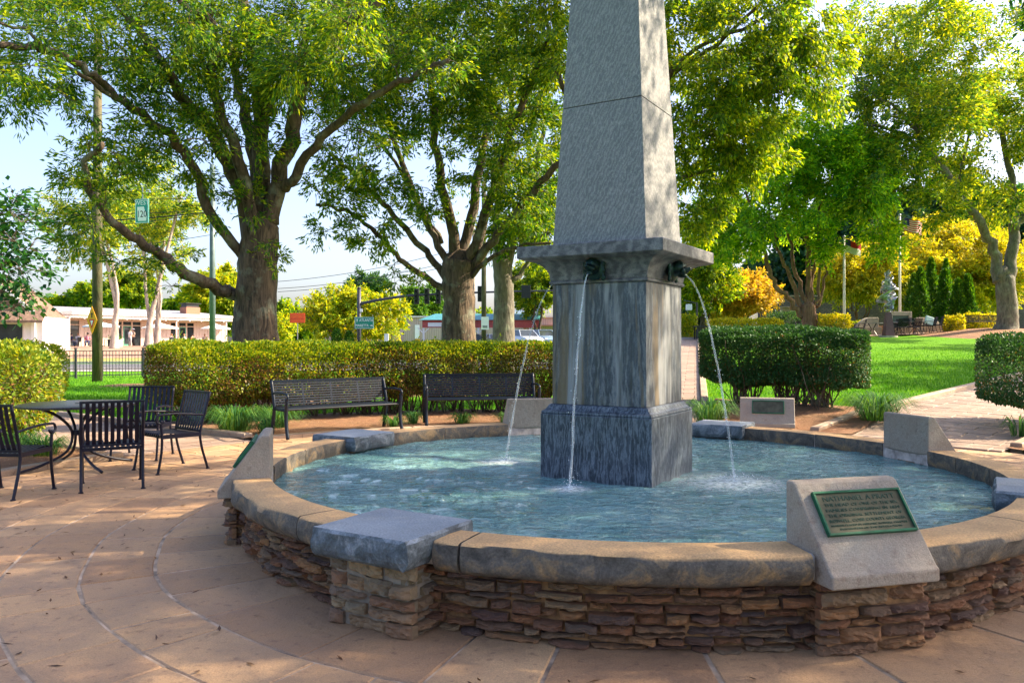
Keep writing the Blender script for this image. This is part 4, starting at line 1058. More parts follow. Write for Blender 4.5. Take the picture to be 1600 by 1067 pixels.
text('MARIETTA', .225, 'lettering', 'white_sign', gs, (-.13, -.018, -.17), (R(90), 0, 0), .004, xs=.78)
MB().prism([(-.018, -.1), (.018, -.1), (.018, .03), (.055, .03), (0, .11), (-.055, .03), (-.018, .03)], (0, .006, 0), (-.44, -.022, .16)).prism([(-.1, -.018), (.0, -.018), (.0, -.055), (.09, 0), (.0, .055), (.0, .018), (-.1, .018)], (0, .006, 0), (.46, -.022, -.17)).build('arrow', 'white_sign', gs)
osn = thing('road_work_sign', 'orange rectangular sign on a thin post left of the yellow tree', 'road sign', GX(465, 46)); zt = W(465, 497, 46).z - osn.location.z
MB().tube([(0, 0, 0), (0, 0, zt + .3)], .025, 8).build('post', 'grey_metal', osn)
MB().box((0, -.04, zt), (.88, .02, .56)).build('panel', 'sign_orange', osn, bevel=.01)
bd = MB()
for x, z, w, h in ((0, .25, .82, .02), (0, -.25, .82, .02), (-.41, 0, .02, .5), (.41, 0, .02, .5)): bd.box((x, -.056, zt + z), (w, .006, h))
bd.build('border', 'sign_red', osn)
text('ROAD WORK', .15, 'lettering', 'sign_red', osn, (0, -.053, zt - .05), (R(90), 0, 0), xs=.8)
# two more poles between the oaks
p2 = thing('utility_pole', 'wooden pole with a white notice between the middle oak and the thin oak', 'utility pole', GX(756, 40))
MB().tube([(0, 0, 0), (0, 0, 9.5)], [.13, .11], 12).build('shaft', 'pole_wood', p2, True)
q = W(758, 505, 40) - p2.location
nt_ = MB().box((q.x, -.16, q.z), (.38, .02, .64)).build('notice_board', 'white_sign', p2)
MB().box((q.x, -.174, q.z - .18), (.24, .006, .12)).build('print', 'grey_metal', nt_)
p3 = thing('utility_pole', 'thin pale pole just left of the wooden pole with the notice', 'utility pole', GX(740, 66))
MB().tube([(0, 0, 0), (0, 0, 11)], [.13, .10], 10).build('shaft', 'concrete', p3, True)
for y_, nm in ((3.6, 'transformer'),): MB().box((-.3, -.2, 4.6), (.3, .3, .7)).build('cabinet', 'black', p3)
# overhead cables
def cable(a, b, sag, label, r=.012):
    a = Vector(a); b = Vector(b); P_ = [a.lerp(b, i / 20) - Vector((0, 0, sag * 4 * (i / 20) * (1 - i / 20))) for i in range(21)]
    tag(MB().tube([p - a for p in P_], r, 5).build('overhead_cable', 'black', None, True), label, 'cable', 'overhead cables').location = a
zb_ = up.location; 
for i, (y0, y1, px1) in enumerate(((130, 168, 1), (283, 303, 1), (307, 322, 1), (326, 325, 1), (345, 326, 1), (366, 361, 1))):
    cable(W(-300, y0, 34), W(330, y1 + 6, 36), .25 + .1 * i, ('highest', 'second highest', 'third highest', 'thickest, fourth highest', 'second lowest', 'lowest')[i] + ' of the thin cables crossing the open sky at the left', .014 if i != 3 else .03)
for i, (y0, y1) in enumerate(((440, 415), (451, 433), (456, 439))):
    cable(W(434, y0, 60), W(760, y1 - 40, 62), .5, ('topmost', 'middle', 'lowest')[i] + ' of the thin cables in the sky between the two big oaks', .02)
# ------------------------------------------------------------------ trees
def L3(*p): return [W(*q) for q in p]
# left oak
def off_sign(p):         # the crown leaves the hanging route sign in view
    x = 800 + F * p[0] / p[1]; y = HY - F * (p[2] - CH) / p[1]; return 175 < x < 268 and 275 < y < 385
Y0 = 18.0
A = GX(400, Y0); 
tree('oak_tree', 'huge dark barked oak at the left with long low limb sweeping down to the left', 'tree', A, [
    ([A - Vector((0, 0, .1)), W(400, 530, Y0), W(401, 470, Y0), W(403, 400, Y0), W(408, 350, Y0)], .53, .40),
    (L3((395, 385, Y0), (372, 290, Y0), (330, 205, Y0 - .5), (285, 155, Y0 - 1), (262, 110, Y0 - 1.5), (200, 30, Y0 - 2)), .27, .09),
    (L3((400, 400, Y0 - .1), (392, 330, Y0 - .4), (372, 250, Y0 - .6), (340, 160, Y0 - 1), (332, 110, Y0 - 1.2), (335, 45, Y0 - 1.4), (285, 5, Y0 - 1.8), (240, -60, Y0 - 2)), .20, .07),
    (L3((404, 370, Y0), (408, 240, Y0 + .4), (402, 120, Y0 + .8), (380, 30, Y0 + 1), (370, -120, Y0 + 1.2)), .30, .12),
    (L3((410, 350, Y0), (395, 230, Y0 + .6), (375, 150, Y0 + 1.5), (350, 40, Y0 + 2)), .25, .1),
    (L3((420, 350, Y0), (440, 270, Y0), (458, 190, Y0 - .2), (478, 110, Y0 - .4), (505, 62, Y0 - .6), (580, 10, Y0 - 1), (640, -60, Y0 - 1)), .29, .09),
    (L3((430, 175, Y0 + .3), (420, 160, Y0 + .4), (455, 110, Y0 + .6), (478, 60, Y0 + .8), (500, 0, Y0 + 1)), .17, .08),
    (L3((432, 300, Y0), (452, 285, Y0 - .2), (505, 215, Y0 - .7), (570, 160, Y0 - 1.4), (640, 120, Y0 - 1.8), (700, 95, Y0 - 2)), .17, .06),
    (L3((375, 465, Y0), (350, 452, Y0 - .3), (300, 432, Y0 - 1), (250, 400, Y0 - 1.6), (195, 360, Y0 - 2.2), (155, 320, Y0 - 2.6), (132, 262, Y0 - 3), (160, 225, Y0 - 3.2)), .20, .06),
    (L3((380, 400, Y0 - .1), (330, 340, Y0 - .6), (296, 250, Y0 - 1), (250, 200, Y0 - 1.6), (180, 150, Y0 - 2.2), (140, 112, Y0 - 2.6), (70, 75, Y0 - 3.2), (-20, 70, Y0 - 4)), .16, .07),
    (L3((180, 150, Y0 - 2.2), (110, 110, Y0 - 3), (50, 55, Y0 - 3.4), (-20, 30, Y0 - 4)), .06, .03)],
    [ell(200, 70, 16.2, 230, 110, 1.8, 62, .62), ell(330, 90, 17.5, 160, 120, 1.6, 50, .6), ell(500, 70, 17.8, 150, 110, 1.8, 58, .6), ell(360, -120, 18, 400, 160, 3, 85, .75),
     ell(60, 90, 14.5, 110, 90, 1.0, 24, .5), ell(300, 260, 17, 90, 80, .8, 22, .42), ell(155, 300, 15.2, 60, 95, .5, 26, .38), ell(230, 210, 16, 110, 55, .8, 22, .42), ell(215, 400, 16, 85, 28, .3, 9, .3), ell(250, 440, 16, 60, 14, .2, 4, .22), ell(460, 210, 17.5, 90, 80, 1, 14, .42), ell(385, 300, 17.6, 40, 80, .5, 9, .3), ell(590, 230, 16.5, 55, 70, .6, 9, .4), ell(420, 400, 17.6, 70, 40, .4, 7, .28), ell(500, 60, 15, 120, 70, .8, 20, .55), ell(690, 105, 16.1, 45, 35, .5, 10, .42), ell(630, 90, 16.3, 40, 30, .5, 8, .42)],
    'leaf_oak', 'bark_dark', .13, .036, 330, 31, .35, dens=.72, reject=off_sign, zmin=2.4)
# middle oak
B = GX(716, 22.0); Yb = 22
tree('oak_tree', 'broad oak left of the obelisk with many limbs fanning from a stout trunk', 'tree', B, [
    ([B - Vector((0, 0, .1)), W(717, 530, Yb), W(716, 480, Yb), W(714, 430, Yb), W(718, 405, Yb)], .47, .42),
    (L3((700, 455, Yb), (665, 432, Yb - .3), (625, 405, Yb - .8), (590, 365, Yb - 1.4), (540, 330, Yb - 2), (495, 320, Yb - 2.5)), .13, .04),
    (L3((702, 440, Yb), (670, 400, Yb), (625, 350, Yb - .4), (580, 300, Yb - .8), (540, 260, Yb - 1.2), (515, 240, Yb - 1.4)), .14, .05),
    (L3((706, 425, Yb), (685, 385, Yb), (650, 310, Yb + .3), (620, 230, Yb + .6), (600, 160, Yb + .8), (570, 80, Yb + 1)), .16, .05),
    (L3((712, 410, Yb), (700, 330, Yb - .2), (682, 240, Yb - .4), (676, 160, Yb - .6), (670, 60, Yb - .8)), .22, .09),
    (L3((722, 410, Yb), (735, 340, Yb), (750, 260, Yb + .2), (765, 180, Yb + .4), (775, 90, Yb + .5), (790, 0, Yb + .6)), .20, .08),
    (L3((726, 415, Yb), (755, 350, Yb - .4), (775, 280, Yb - .8), (800, 200, Yb - 1.2), (830, 130, Yb - 1.5), (860, 60, Yb - 2)), .21, .08),
    (L3((730, 425, Yb), (770, 375, Yb - .5), (815, 320, Yb - 1), (865, 265, Yb - 1.6), (920, 220, Yb - 2)), .19, .08),
    (L3((732, 440, Yb), (765, 405, Yb - .5), (810, 385, Yb - .8), (860, 380, Yb - 1.2)), .10, .04),
    (L3((690, 380, Yb), (640, 290, Yb + .4), (590, 215, Yb + .6), (560, 200, Yb + .8)), .08, .04)],
    [ell(640, 60, 21, 190, 110, 2.4, 66, .75), ell(780, 80, 21, 120, 110, 2, 40, .7), ell(600, 170, 20.5, 120, 60, 1.4, 30, .6), ell(700, 200, 22, 120, 90, 1.6, 22, .5), ell(560, 320, 20, 75, 62, .8, 28, .48), ell(640, 320, 21.5, 70, 60, 1, 13, .45), ell(800, 240, 21, 80, 90, 1.2, 34, .55), ell(830, 340, 21, 60, 50, .8, 18, .5), ell(515, 290, 19.6, 40, 50, .5, 12, .4), ell(700, -130, 22, 260, 130, 3, 50, .85), ell(640, 430, 20.6, 45, 22, .3, 6, .3), ell(730, 330, 22, 40, 60, .5, 7, .35), ell(590, 385, 20.4, 30, 25, .3, 6, .32)],
    'leaf_oak', 'bark_dark', .14, .045, 300, 32, .4, dens=.74, zmin=2.4)
Cc = GX(787, 26.5); Yc = 26.5
tree('oak_tree', 'thinner mossy oak between the middle oak and the obelisk', 'tree', Cc, [
    ([Cc - Vector((0, 0, .1)), W(786, 520, Yc), W(788, 470, Yc), W(786, 430, Yc), W(782, 400, Yc)], .37, .30),
    (L3((784, 410, Yc), (775, 340, Yc), (790, 260, Yc), (800, 150, Yc), (805, 50, Yc)), .22, .08),
    (L3((792, 425, Yc), (805, 360, Yc), (830, 280, Yc), (850, 200, Yc)), .2, .08),
    (L3((795, 445, Yc), (815, 425, Yc), (835, 390, Yc), (870, 350, Yc)), .14, .05)],
    [ell(830, 300, 26.5, 90, 90, 2, 26, .7), ell(810, 130, 26.5, 110, 100, 2, 30, .8), ell(850, 370, 26, 40, 30, 1, 8, .5), ell(790, 360, 26.5, 50, 40, 1, 8, .5)], 'leaf_oak', 'bark_grey', .16, .06, 300, 33, .35)
# tree whose trunk stands behind the obelisk
Ff = GX(962, 19.5); Yf = 19.5
tree('elm_tree', 'tree with yellow green leaves whose trunk is hidden behind the obelisk', 'tree', Ff, [
    ([Ff - Vector((0, 0, .1)), W(962, 450, Yf), W(960, 330, Yf), W(965, 240, Yf)], .3, .24),
    (L3((962, 300, Yf), (1000, 180, Yf), (1060, 110, Yf - .5), (1120, 70, Yf - .8), (1190, 5, Yf - 1.2)), .13, .04),
    (L3((962, 280, Yf), (1000, 200, Yf - .5), (1070, 90, Yf - 1), (1180, 35, Yf - 1.6), (1290, -20, Yf - 2)), .11, .03),
    (L3((965, 250, Yf), (960, 120, Yf), (950, -40, Yf)), .2, .08),
    (L3((963, 330, Yf), (1030, 290, Yf), (1100, 270, Yf + .3), (1180, 260, Yf + .5)), .10, .03),
    (L3((960, 280, Yf), (900, 180, Yf), (860, 90, Yf)), .12, .05)],
    [ell(1130, 100, 18.5, 140, 130, 1.6, 75, .55), ell(1240, 70, 18, 70, 110, 1.2, 26, .55), ell(1100, 260, 19.5, 75, 80, 1, 34, .48), ell(1090, 345, 19.5, 45, 35, .6, 12, .42), ell(860, 60, 19.5, 60, 110, 1.5, 22, .55), ell(1050, -130, 19.5, 260, 110, 2.5, 50, .75), ell(1180, 220, 19.3, 60, 60, .8, 20, .45)],
    'leaf_olive', 'bark_dark', .125, .05, 400, 34, .75, zmin=2.6)
def off_flags(p):        # gaps through which the two flags show
    x = 800 + F * p[0] / p[1]; y = HY - F * (p[2] - CH) / p[1]; return (1378 < x < 1462 and 306 < y < 378) or (1296 < x < 1366 and 340 < y < 418)
# multi-stemmed tree on the far side of the lawn
Dd = GX(1264, 47); Yd = 47
tree('maple_tree', 'many stemmed green tree on a short trunk beyond the right lawn', 'tree', Dd, [
    ([Dd - Vector((0, 0, .15)), W(1264, 505, Yd), W(1262, 480, Yd)], .46, .42),
    (L3((1255, 495, Yd), (1230, 465, Yd - .3), (1205, 430, Yd - .6), (1190, 370, Yd - 1), (1165, 300, Yd - 1.5)), .24, .08),
    (L3((1258, 485, Yd), (1240, 440, Yd), (1215, 390, Yd), (1200, 330, Yd), (1190, 260, Yd)), .18, .06),
    (L3((1260, 480, Yd), (1245, 430, Yd + .5), (1232, 370, Yd + .8), (1225, 280, Yd + 1)), .2, .07),
    (L3((1264, 480, Yd), (1262, 420, Yd), (1258, 350, Yd), (1255, 250, Yd)), .26, .08),
    (L3((1266, 478, Yd), (1270, 420, Yd + .4), (1282, 360, Yd + .5), (1300, 270, Yd + .8)), .17, .06),
    (L3((1272, 480, Yd), (1280, 430, Yd - .4), (1279, 370, Yd - .6), (1283, 280, Yd - .8)), .14, .06),
    (L3((1276, 480, Yd), (1290, 440, Yd), (1290, 380, Yd), (1330, 300, Yd)), .12, .05)],
    [ell(1250, 300, 46, 160, 90, 5, 120, 1.25), ell(1230, 210, 46, 120, 50, 4, 40, 1.3), ell(1140, 360, 45, 80, 38, 2.5, 36, .95), ell(1345, 365, 45, 75, 42, 3, 36, .95), ell(1340, 250, 46, 70, 60, 3, 26, 1.2)],
    'leaf_maple', 'bark_red', .25, .11, 105, 35, .35, dens=.62, reject=off_flags, zmin=4, upn=1.0, limbjit=.08)
# big forked tree at the right
Ee = GX(1572, 45.5); Ye = 45.5
tree('oak_tree', 'large forked tree on the mulch mound at the far right beside the tables', 'tree', Ee, [
    ([Ee - Vector((0, 0, .2)), W(1574, 495, Ye), W(1572, 450, Ye), W(1567, 425, Ye)], .56, .48),
    (L3((1562, 440, Ye), (1550, 390, Ye), (1530, 345, Ye - .5), (1490, 290, Ye - 1), (1450, 235, Ye - 1.5), (1425, 160, Ye - 2), (1400, 60, Ye - 2)), .42, .12),
    (L3((1575, 440, Ye), (1582, 390, Ye), (1586, 340, Ye), (1575, 260, Ye), (1560, 150, Ye)), .45, .16),
    (L3((1586, 360, Ye), (1620, 300, Ye), (1650, 200, Ye)), .3, .1),
    (L3((1455, 240, Ye - 1.5), (1400, 205, Ye - 2), (1340, 195, Ye - 2.4)), .18, .05),
    (L3((1440, 210, Ye - 1.7), (1400, 170, Ye - 2), (1355, 140, Ye - 2.4), (1320, 110, Ye - 2.6)), .14, .05),
    (L3((1540, 360, Ye - .4), (1500, 290, Ye), (1520, 190, Ye), (1510, 80, Ye)), .16, .06)],
    [ell(1420, 130, 43.5, 110, 110, 4, 80, 1.3), ell(1520, 200, 45, 110, 120, 5, 70, 1.4), ell(1390, 280, 43, 70, 70, 3, 30, 1.1), ell(1450, 320, 44, 50, 40, 2.5, 16, 1.0), ell(1600, 320, 45.5, 50, 40, 3, 14, 1.1), ell(1640, 180, 45, 90, 140, 4, 30, 1.5), ell(1440, 20, 44, 150, 60, 4, 34, 1.5)],
    'leaf_pale', 'bark_grey', .25, .10, 100, 36, .35, dens=.6, reject=off_flags, zmin=4.5, upn=1.0, limbjit=.08)
# tree just outside the picture on the right: it overhangs the plaza and throws its shade on the fountain
Gg = Vector((13.2, 7.0, 0))
def near_rim(p):         # and the one that lets it touch the near coping
    s_ = (p[0] - .5) / sd.x; qy = p[1] - s_ * sd.y; qz = p[2] - s_ * sd.z
    return abs(qy - 3.75) < .55 and -.2 < qz < 1.1
def open_to_sun(p):      # the gap in this crown that lets the sun reach the obelisk's right face
    s_ = (p[0] - 1.4) / sd.x; qy = p[1] - s_ * sd.y; qz = p[2] - s_ * sd.z
    return (abs(qy - 6.9) < 1.3 and .3 < qz < 2.8) or (abs(qy - 6.85) < 1.1 and 2.9 < qz < 4.6) or near_rim(p)
def V(*a): return [Vector(p) for p in a]
tree('oak_tree', 'dark leaved tree outside the right edge whose boughs hang into the top right corner', 'tree', Gg, [
    (V((13.2, 7, -.1), (13.2, 7, 1.5), (13.1, 7.0, 3.2), (13, 7, 4.4)), .5, .36),
    (V((13, 7, 3.8), (11, 7.6, 5.6), (8.6, 8.6, 6.6), (6.6, 9.6, 6.9)), .25, .06), (V((13, 7, 4), (12, 5, 6), (10, 2.5, 7.4), (8, .5, 7.8)), .24, .06),
    (V((13, 7, 4.2), (13.4, 9, 6.4), (12.4, 11.6, 7.4), (10.4, 13, 7.4)), .22, .05), (V((13, 7, 4.2), (13, 7, 7), (12.4, 6.8, 9.6)), .28, .1),
    (V((13, 7, 4.2), (15, 7, 6.4), (17.5, 7, 7.6)), .22, .08), (V((13, 7, 5), (10.8, 6.6, 7.2), (7.8, 6, 8.2), (5.6, 5.4, 8.2)), .18, .05)],
    [(Vector((9.0, 5.2, 8.2)), (4.0, 4.6, 1.5), 84, .8), (Vector((12.6, 6.0, 9.6)), (4.6, 6.2, 2.4), 96, .95), (Vector((9.6, 11.6, 7.4)), (2.4, 2.4, 1.4), 40, .6), (Vector((10.2, 12.2, 5.2)), (1.6, 1.6, .9), 20, .45), (Vector((9.0, 1.2, 7.0)), (3.4, 2.6, 1.6), 50, .75), (Vector((12.0, 8.4, 6.2)), (2.4, 4.4, 1.2), 40, .7), (Vector((6.2, 9.2, 8.8)), (3.2, 3.2, 1.1), 44, .8)],
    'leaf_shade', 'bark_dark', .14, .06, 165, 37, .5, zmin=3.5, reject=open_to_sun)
# second shading tree behind the camera's right shoulder
Hh = Vector((9.5, -5.5, 0))
tree('oak_tree', 'tall tree behind the camera whose crown shades the near paving', 'tree', Hh, [
    (V((9.5, -5.5, -.1), (9.5, -5.5, 2), (9.4, -5.4, 4.4)), .45, .34), (V((9.4, -5.4, 4), (7.6, -3.2, 6.4), (5.6, -.6, 7.6)), .24, .06), (V((9.4, -5.4, 4), (9.2, -4, 7), (9.8, -2, 9)), .24, .06), (V((9.4, -5.4, 4.2), (6.6, -5, 7), (3.6, -3.6, 8)), .2, .06)],
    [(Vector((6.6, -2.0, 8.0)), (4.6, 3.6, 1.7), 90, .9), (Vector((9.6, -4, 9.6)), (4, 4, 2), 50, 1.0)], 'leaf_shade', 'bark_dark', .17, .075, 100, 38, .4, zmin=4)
for i, (x_, y_, lb_) in enumerate(((26, 23.5, 'nearer of two trees outside the right edge shading the lawn'), (35, 35, 'farther of two trees outside the right edge shading the lawn'))):
    z_ = gz(x_, y_)
    tree('maple_tree', lb_, 'tree', (x_, y_, z_), [(V((x_, y_, z_ - .1), (x_, y_, z_ + 2), (x_, y_, z_ + 4.5)), .4, .3), (V((x_, y_, z_ + 3.5), (x_ - 2.5, y_ + 1, z_ + 6), (x_ - 4.5, y_ + 2, z_ + 7.5)), .2, .06), (V((x_, y_, z_ + 4), (x_ + 1, y_ - 3, z_ + 7), (x_ + 1, y_ - 4, z_ + 8)), .2, .06), (V((x_, y_, z_ + 4), (x_, y_, z_ + 8)), .22, .08)],
        [(Vector((x_, y_, z_ + 8)), (6.0, 6.0, 3.2), 110, 1.1)], 'leaf_maple', 'bark_grey', .26, .12, 95, 130 + i, .4, zmin=z_ + 3.5)
# leafy tree at the left edge
Ii = Vector((-9.6, 12.8, 0))
tree('dogwood_tree', 'small broad leaved tree reaching into the picture from the left edge', 'tree', Ii, [
    (V((-10.4, 12.8, -.05), (-10.4, 12.7, 1.2), (-10.3, 12.6, 2.4)), .12, .09), (V((-10.3, 12.6, 2.2), (-9.4, 12.2, 3.0), (-8.4, 12.0, 3.3)), .06, .02), (V((-10.3, 12.6, 1.9), (-9.2, 12.4, 2.4), (-8.2, 12.2, 2.4)), .05, .015), (V((-10.3, 12.6, 2.3), (-9.6, 12.6, 3.8), (-9.2, 12.4, 4.4)), .06, .02)],
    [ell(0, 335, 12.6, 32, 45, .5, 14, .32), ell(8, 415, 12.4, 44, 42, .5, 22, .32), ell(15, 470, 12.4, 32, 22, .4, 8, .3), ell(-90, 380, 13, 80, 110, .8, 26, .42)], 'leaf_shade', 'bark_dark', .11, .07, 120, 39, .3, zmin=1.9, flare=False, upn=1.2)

# ---- background trees
def small_tree(name, label, px, Y, base_py, regs, lm, bm_, stems, L, Wd, nl, seed, group=None, r=.16, zmin=None, top=None):
    b = GX(px, Y); z = b.z; limbs = []; rg_ = random.Random(seed)
    for i in range(stems):
        c = regs[min(i, len(regs) - 1)][0]; t = Vector((c[0] + rg_.uniform(-1, 1) * regs[0][1][0] * .5, c[1], c[2] + rg_.uniform(-.2, .4) * regs[0][1][2]))
        s_ = b + Vector((rg_.uniform(-.3, .3), rg_.uniform(-.3, .3), -.1)) * (stems > 1) + Vector((0, 0, -.05))
        m_ = s_.lerp(t, .5) + Vector((rg_.uniform(-.4, .4), 0, .3)); limbs.append(([s_, s_.lerp(m_, .5), m_, t], r, r * .25))
    return tree(name, label, 'tree', b, limbs, regs, lm, bm_, L, Wd, nl, seed, .3, group, zmin=(z + 1.0 if zmin is None else zmin), flare=False, upn=1.0, limbjit=.06)
small_tree('crape_myrtle', 'wide domed yellow green tree behind the green direction sign', 548, 56, 530, [ell(550, 495, 56, 80, 38, 3, 80, .8), ell(560, 465, 56, 45, 16, 2, 18, .7), ell(605, 480, 55, 30, 20, 1.5, 12, .6), ell(500, 495, 56, 28, 22, 1.5, 12, .6)], 'leaf_lime', 'bark_red', 6, .26, .13, 110, 41, r=.12)
small_tree('broadleaf_tree', 'rounded green tree at the skyline behind the cafe roof', 200, 125, 500, [ell(205, 455, 125, 34, 24, 4, 40, 1.5)], 'leaf_olive', 'bark_grey', 2, .5, .3, 90, 42, r=.3)
small_tree('broadleaf_tree', 'yellow green trees past the right end of the cafe', 350, 118, 500, [ell(352, 470, 118, 42, 46, 5, 60, 1.8), ell(312, 470, 120, 26, 20, 3, 18, 1.4)], 'leaf_lime', 'bark_grey', 2, .5, .3, 90, 43, r=.3)
for i, (px, Y, lab, ex, ey) in enumerate(((232, 74, 'pale forked tree on the cafe bank, right of the cafe sign', 285, 300), (178, 66, 'slender pale tree on the bank just right of the wooden pole', 150, 330), (245, 80, 'slender pale tree leaning right across the cafe roof', 262, 340))):
    b = GX(px, Y); 
    tree('birch_tree', lab, 'tree', b, [(([b - Vector((0, 0, .15)), W(px + 2, 505, Y), W(px + (10 if i == 0 else 3), 470, Y), W((px + ex) / 2, 400, Y), W(ex, ey, Y)]), .34 if i != 1 else .3, .08), (L3((px + 2, 510, Y), (px - 4 if i == 0 else px + 6, 460, Y), (px - 10, 380, Y), (px - 30, 300, Y)), .24, .06)],
        [ell(ex - 20, ey + 20, Y, 62, 62, 3, 34, 1.1), ell(px - 20, ey - 10, Y, 55, 62, 3, 28, 1.0), ell((px + ex) / 2, 410, Y, 55, 30, 2, 10, .7)], 'leaf_pale', 'bark_pale', .30, .13, 70, 44 + i, .3, 'pale trees on the cafe bank', zmin=5, upn=1.0)
small_tree('broadleaf_tree', 'low yellow green tree right of the left oak trunk', 442, 85, 520, [ell(442, 510, 85, 14, 18, 1.5, 16, .7)], 'leaf_lime', 'bark_grey', 1, .3, .16, 80, 48, r=.12)
for i, (px, py, Y, rx, ry) in enumerate(((648, 478, 95, 12, 32), (672, 474, 98, 15, 28))):
    small_tree('evergreen_tree', ('narrow', 'wide')[i] + ' tall evergreen behind the signal arm left of the middle oak', px, Y, 520, [ell(px, py, Y, rx, ry, 1.5, 34, .9), ell(px, py + 30, Y, rx * 1.2, 20, 1.5, 20, .9)], 'leaf_conifer', 'bark_dark', 1, .4, .2, 110, 50 + i, 'evergreens behind the signal arm', r=.2)
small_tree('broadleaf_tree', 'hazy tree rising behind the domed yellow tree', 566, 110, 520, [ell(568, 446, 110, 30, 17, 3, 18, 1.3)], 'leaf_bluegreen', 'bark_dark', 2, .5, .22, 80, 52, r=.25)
small_tree('broadleaf_tree', 'tree seen between the thin oak and the obelisk above the parked cars', 838, 70, 520, [ell(840, 445, 70, 34, 42, 3, 44, 1.1)], 'leaf_olive', 'bark_dark', 2, .32, .15, 95, 53, r=.2)
for i, px in enumerate((526, 545, 612)):
    b = GX(px, 53); r_ = thing('small_conifer', ('taller bright conifer left of the dark mast', 'shorter bright conifer right beside the dark mast', 'loose bright bush left of the beige warehouse')[i], 'shrub', b, 0, 'small conifers behind the hedge'); h_ = W(px, (514, 518, 500)[i], 53).z - b.z
    P_ = []; q = np.random.default_rng(60 + i)
    n_ = 1800; t = q.uniform(0, 1, n_) ** .8; a = q.uniform(0, 6.283, n_); rr = (.42 if i < 2 else .7) * np.sqrt(np.clip(1 - t ** 2.2, 0, 1)) * (1 - .12 * np.abs(q.normal(size=n_)))
    leaves('foliage', np.stack([rr * np.cos(a), rr * np.sin(a), t * h_], 1), .14, .06, 'leaf_conifer' if i < 2 else 'leaf_lime', r_, 61, -.5)
    MB().tube([(0, 0, 0), (0, 0, h_ * .9)], [.06, .02], 6).build('stem', 'bark_dark', r_)
# right background
small_tree('maple_tree', 'orange yellow tree beyond the straight brick path', 1146, 60, 505, [ell(1160, 462, 60, 42, 26, 2.5, 44, .9), ell(1125, 480, 60, 24, 16, 2, 12, .8), ell(1180, 445, 60, 26, 14, 2, 10, .8)], 'leaf_gold', 'bark_dark', 4, .28, .15, 80, 55, r=.1)
small_tree('broadleaf_tree', 'yellow green tree right behind the obelisk above the litter bin', 1100, 58, 505, [ell(1095, 435, 58, 44, 46, 3, 60, 1.1), ell(1110, 400, 58, 50, 26, 3, 20, 1.1)], 'leaf_olive', 'bark_dark', 3, .26, .13, 110, 56, r=.14)
YW = [(1345, 425, 62, 56, 42, 'wide yellow tree behind the metal sculpture'), (1440, 430, 63, 62, 50, 'tall yellow tree behind the evergreens'), (1540, 425, 62, 55, 48, 'yellow tree behind the big forked tree'), (1490, 380, 66, 70, 30, 'highest yellow tree above the evergreens')]
for i, (px, py, Y, rx, ry, lab) in enumerate(YW):
    small_tree('crape_myrtle', lab, px, Y, 505, [ell(px, py, Y, rx, ry, 3, 66, 1.15), ell(px, py + 22, Y - 1, rx * .9, ry * .6, 2, 26, 1.0)], 'leaf_yellow', 'bark_red', 5, .28, .13, 85, 57 + i, 'yellow trees behind the terrace', r=.11)
AV = [(1429, 432, 52, 13, 'leftmost'), (1438, 422, 51, 13, 'second from the left'), (1455, 407, 54, 12, 'tallest of all'), (1476, 425, 53, 13, 'third from the left in the front row'), (1497, 440, 51, 12, 'fourth from the left in the front row'), (1478, 409, 55, 9, 'hidden behind the others with only its tip showing'), (1512, 433, 51, 11, 'rightmost')]
for i, (px, py, Y, rx, lab) in enumerate(AV):
    b = GX(px, Y); h_ = W(px, py, Y).z - b.z; q = np.random.default_rng(70 + i); r_ = thing('arborvitae', 'narrow cone shaped evergreen behind the tables, ' + lab, 'tree', b, 0, 'cone shaped evergreens behind the tables')
    n_ = 5200; t = q.uniform(0, 1, n_) ** 1.15; a = q.uniform(0, 6.283, n_); lob = 1 + .16 * np.sin(a * 5 + t * 14) + .12 * np.sin(a * 3 - t * 23) + .1 * q.normal(size=n_)
    rr = rx * Y / F * 1.3 * (1 - t) ** .62 * np.minimum(1, .55 + t * 3) * lob * (1 - .2 * q.uniform(size=n_))
    leaves('crown', np.stack([rr * np.cos(a), rr * np.sin(a), .1 + t * h_], 1), .2, .09, 'leaf_conifer', r_, 71 + i, -1.1)
    MB().tube([(0, 0, -.05), (0, 0, h_ * .9)], [.09, .02], 7).build('trunk', 'bark_red', r_)
# low yellow shrubs
def low_shrub(label, px, Y, pxw, h, n, seed, m='leaf_yellow', g='clipped yellow shrubs at the far edge of the lawn'):
    b = GX(px, Y); w = pxw * Y / F / 2
    hedge('yellow_shrub', label, [(b.x - w * .7, b.y, 0), (b.x + w * .7, b.y, 0)], w * .42 + .15, h, .02, n, (m, m), .13, .07, seed, 6, g, round_=2.2, cat='shrub', noise_a=.25)
low_shrub('long low yellow shrub row above the left part of the dark hedge', 1163, 45.5, 108, 1.05, 6500, 80)
low_shrub('small yellow shrub left of the litter bin by the straight path', 1072, 44, 26, 1.3, 2200, 81, 'leaf_lime')
low_shrub('round yellow shrub between the multi stemmed tree and the flagpole', 1303, 46.5, 40, 1.3, 3200, 82)
low_shrub('small yellow shrub between the tables and the black bench', 1490, 46.8, 24, .9, 1600, 83)
low_shrub('flat yellow shrub behind the black bench at the far right', 1532, 50, 44, 1.15, 2600, 84)
low_shrub('small yellow green shrub at the left end of the curved wall', 1336, 49.5, 18, .8, 1200, 85, 'leaf_lime')
low_shrub('dark blue green groundcover mound right of the yellow pedestrian sign', 1228, 56, 52, 1.5, 3600, 86, 'leaf_bluegreen')
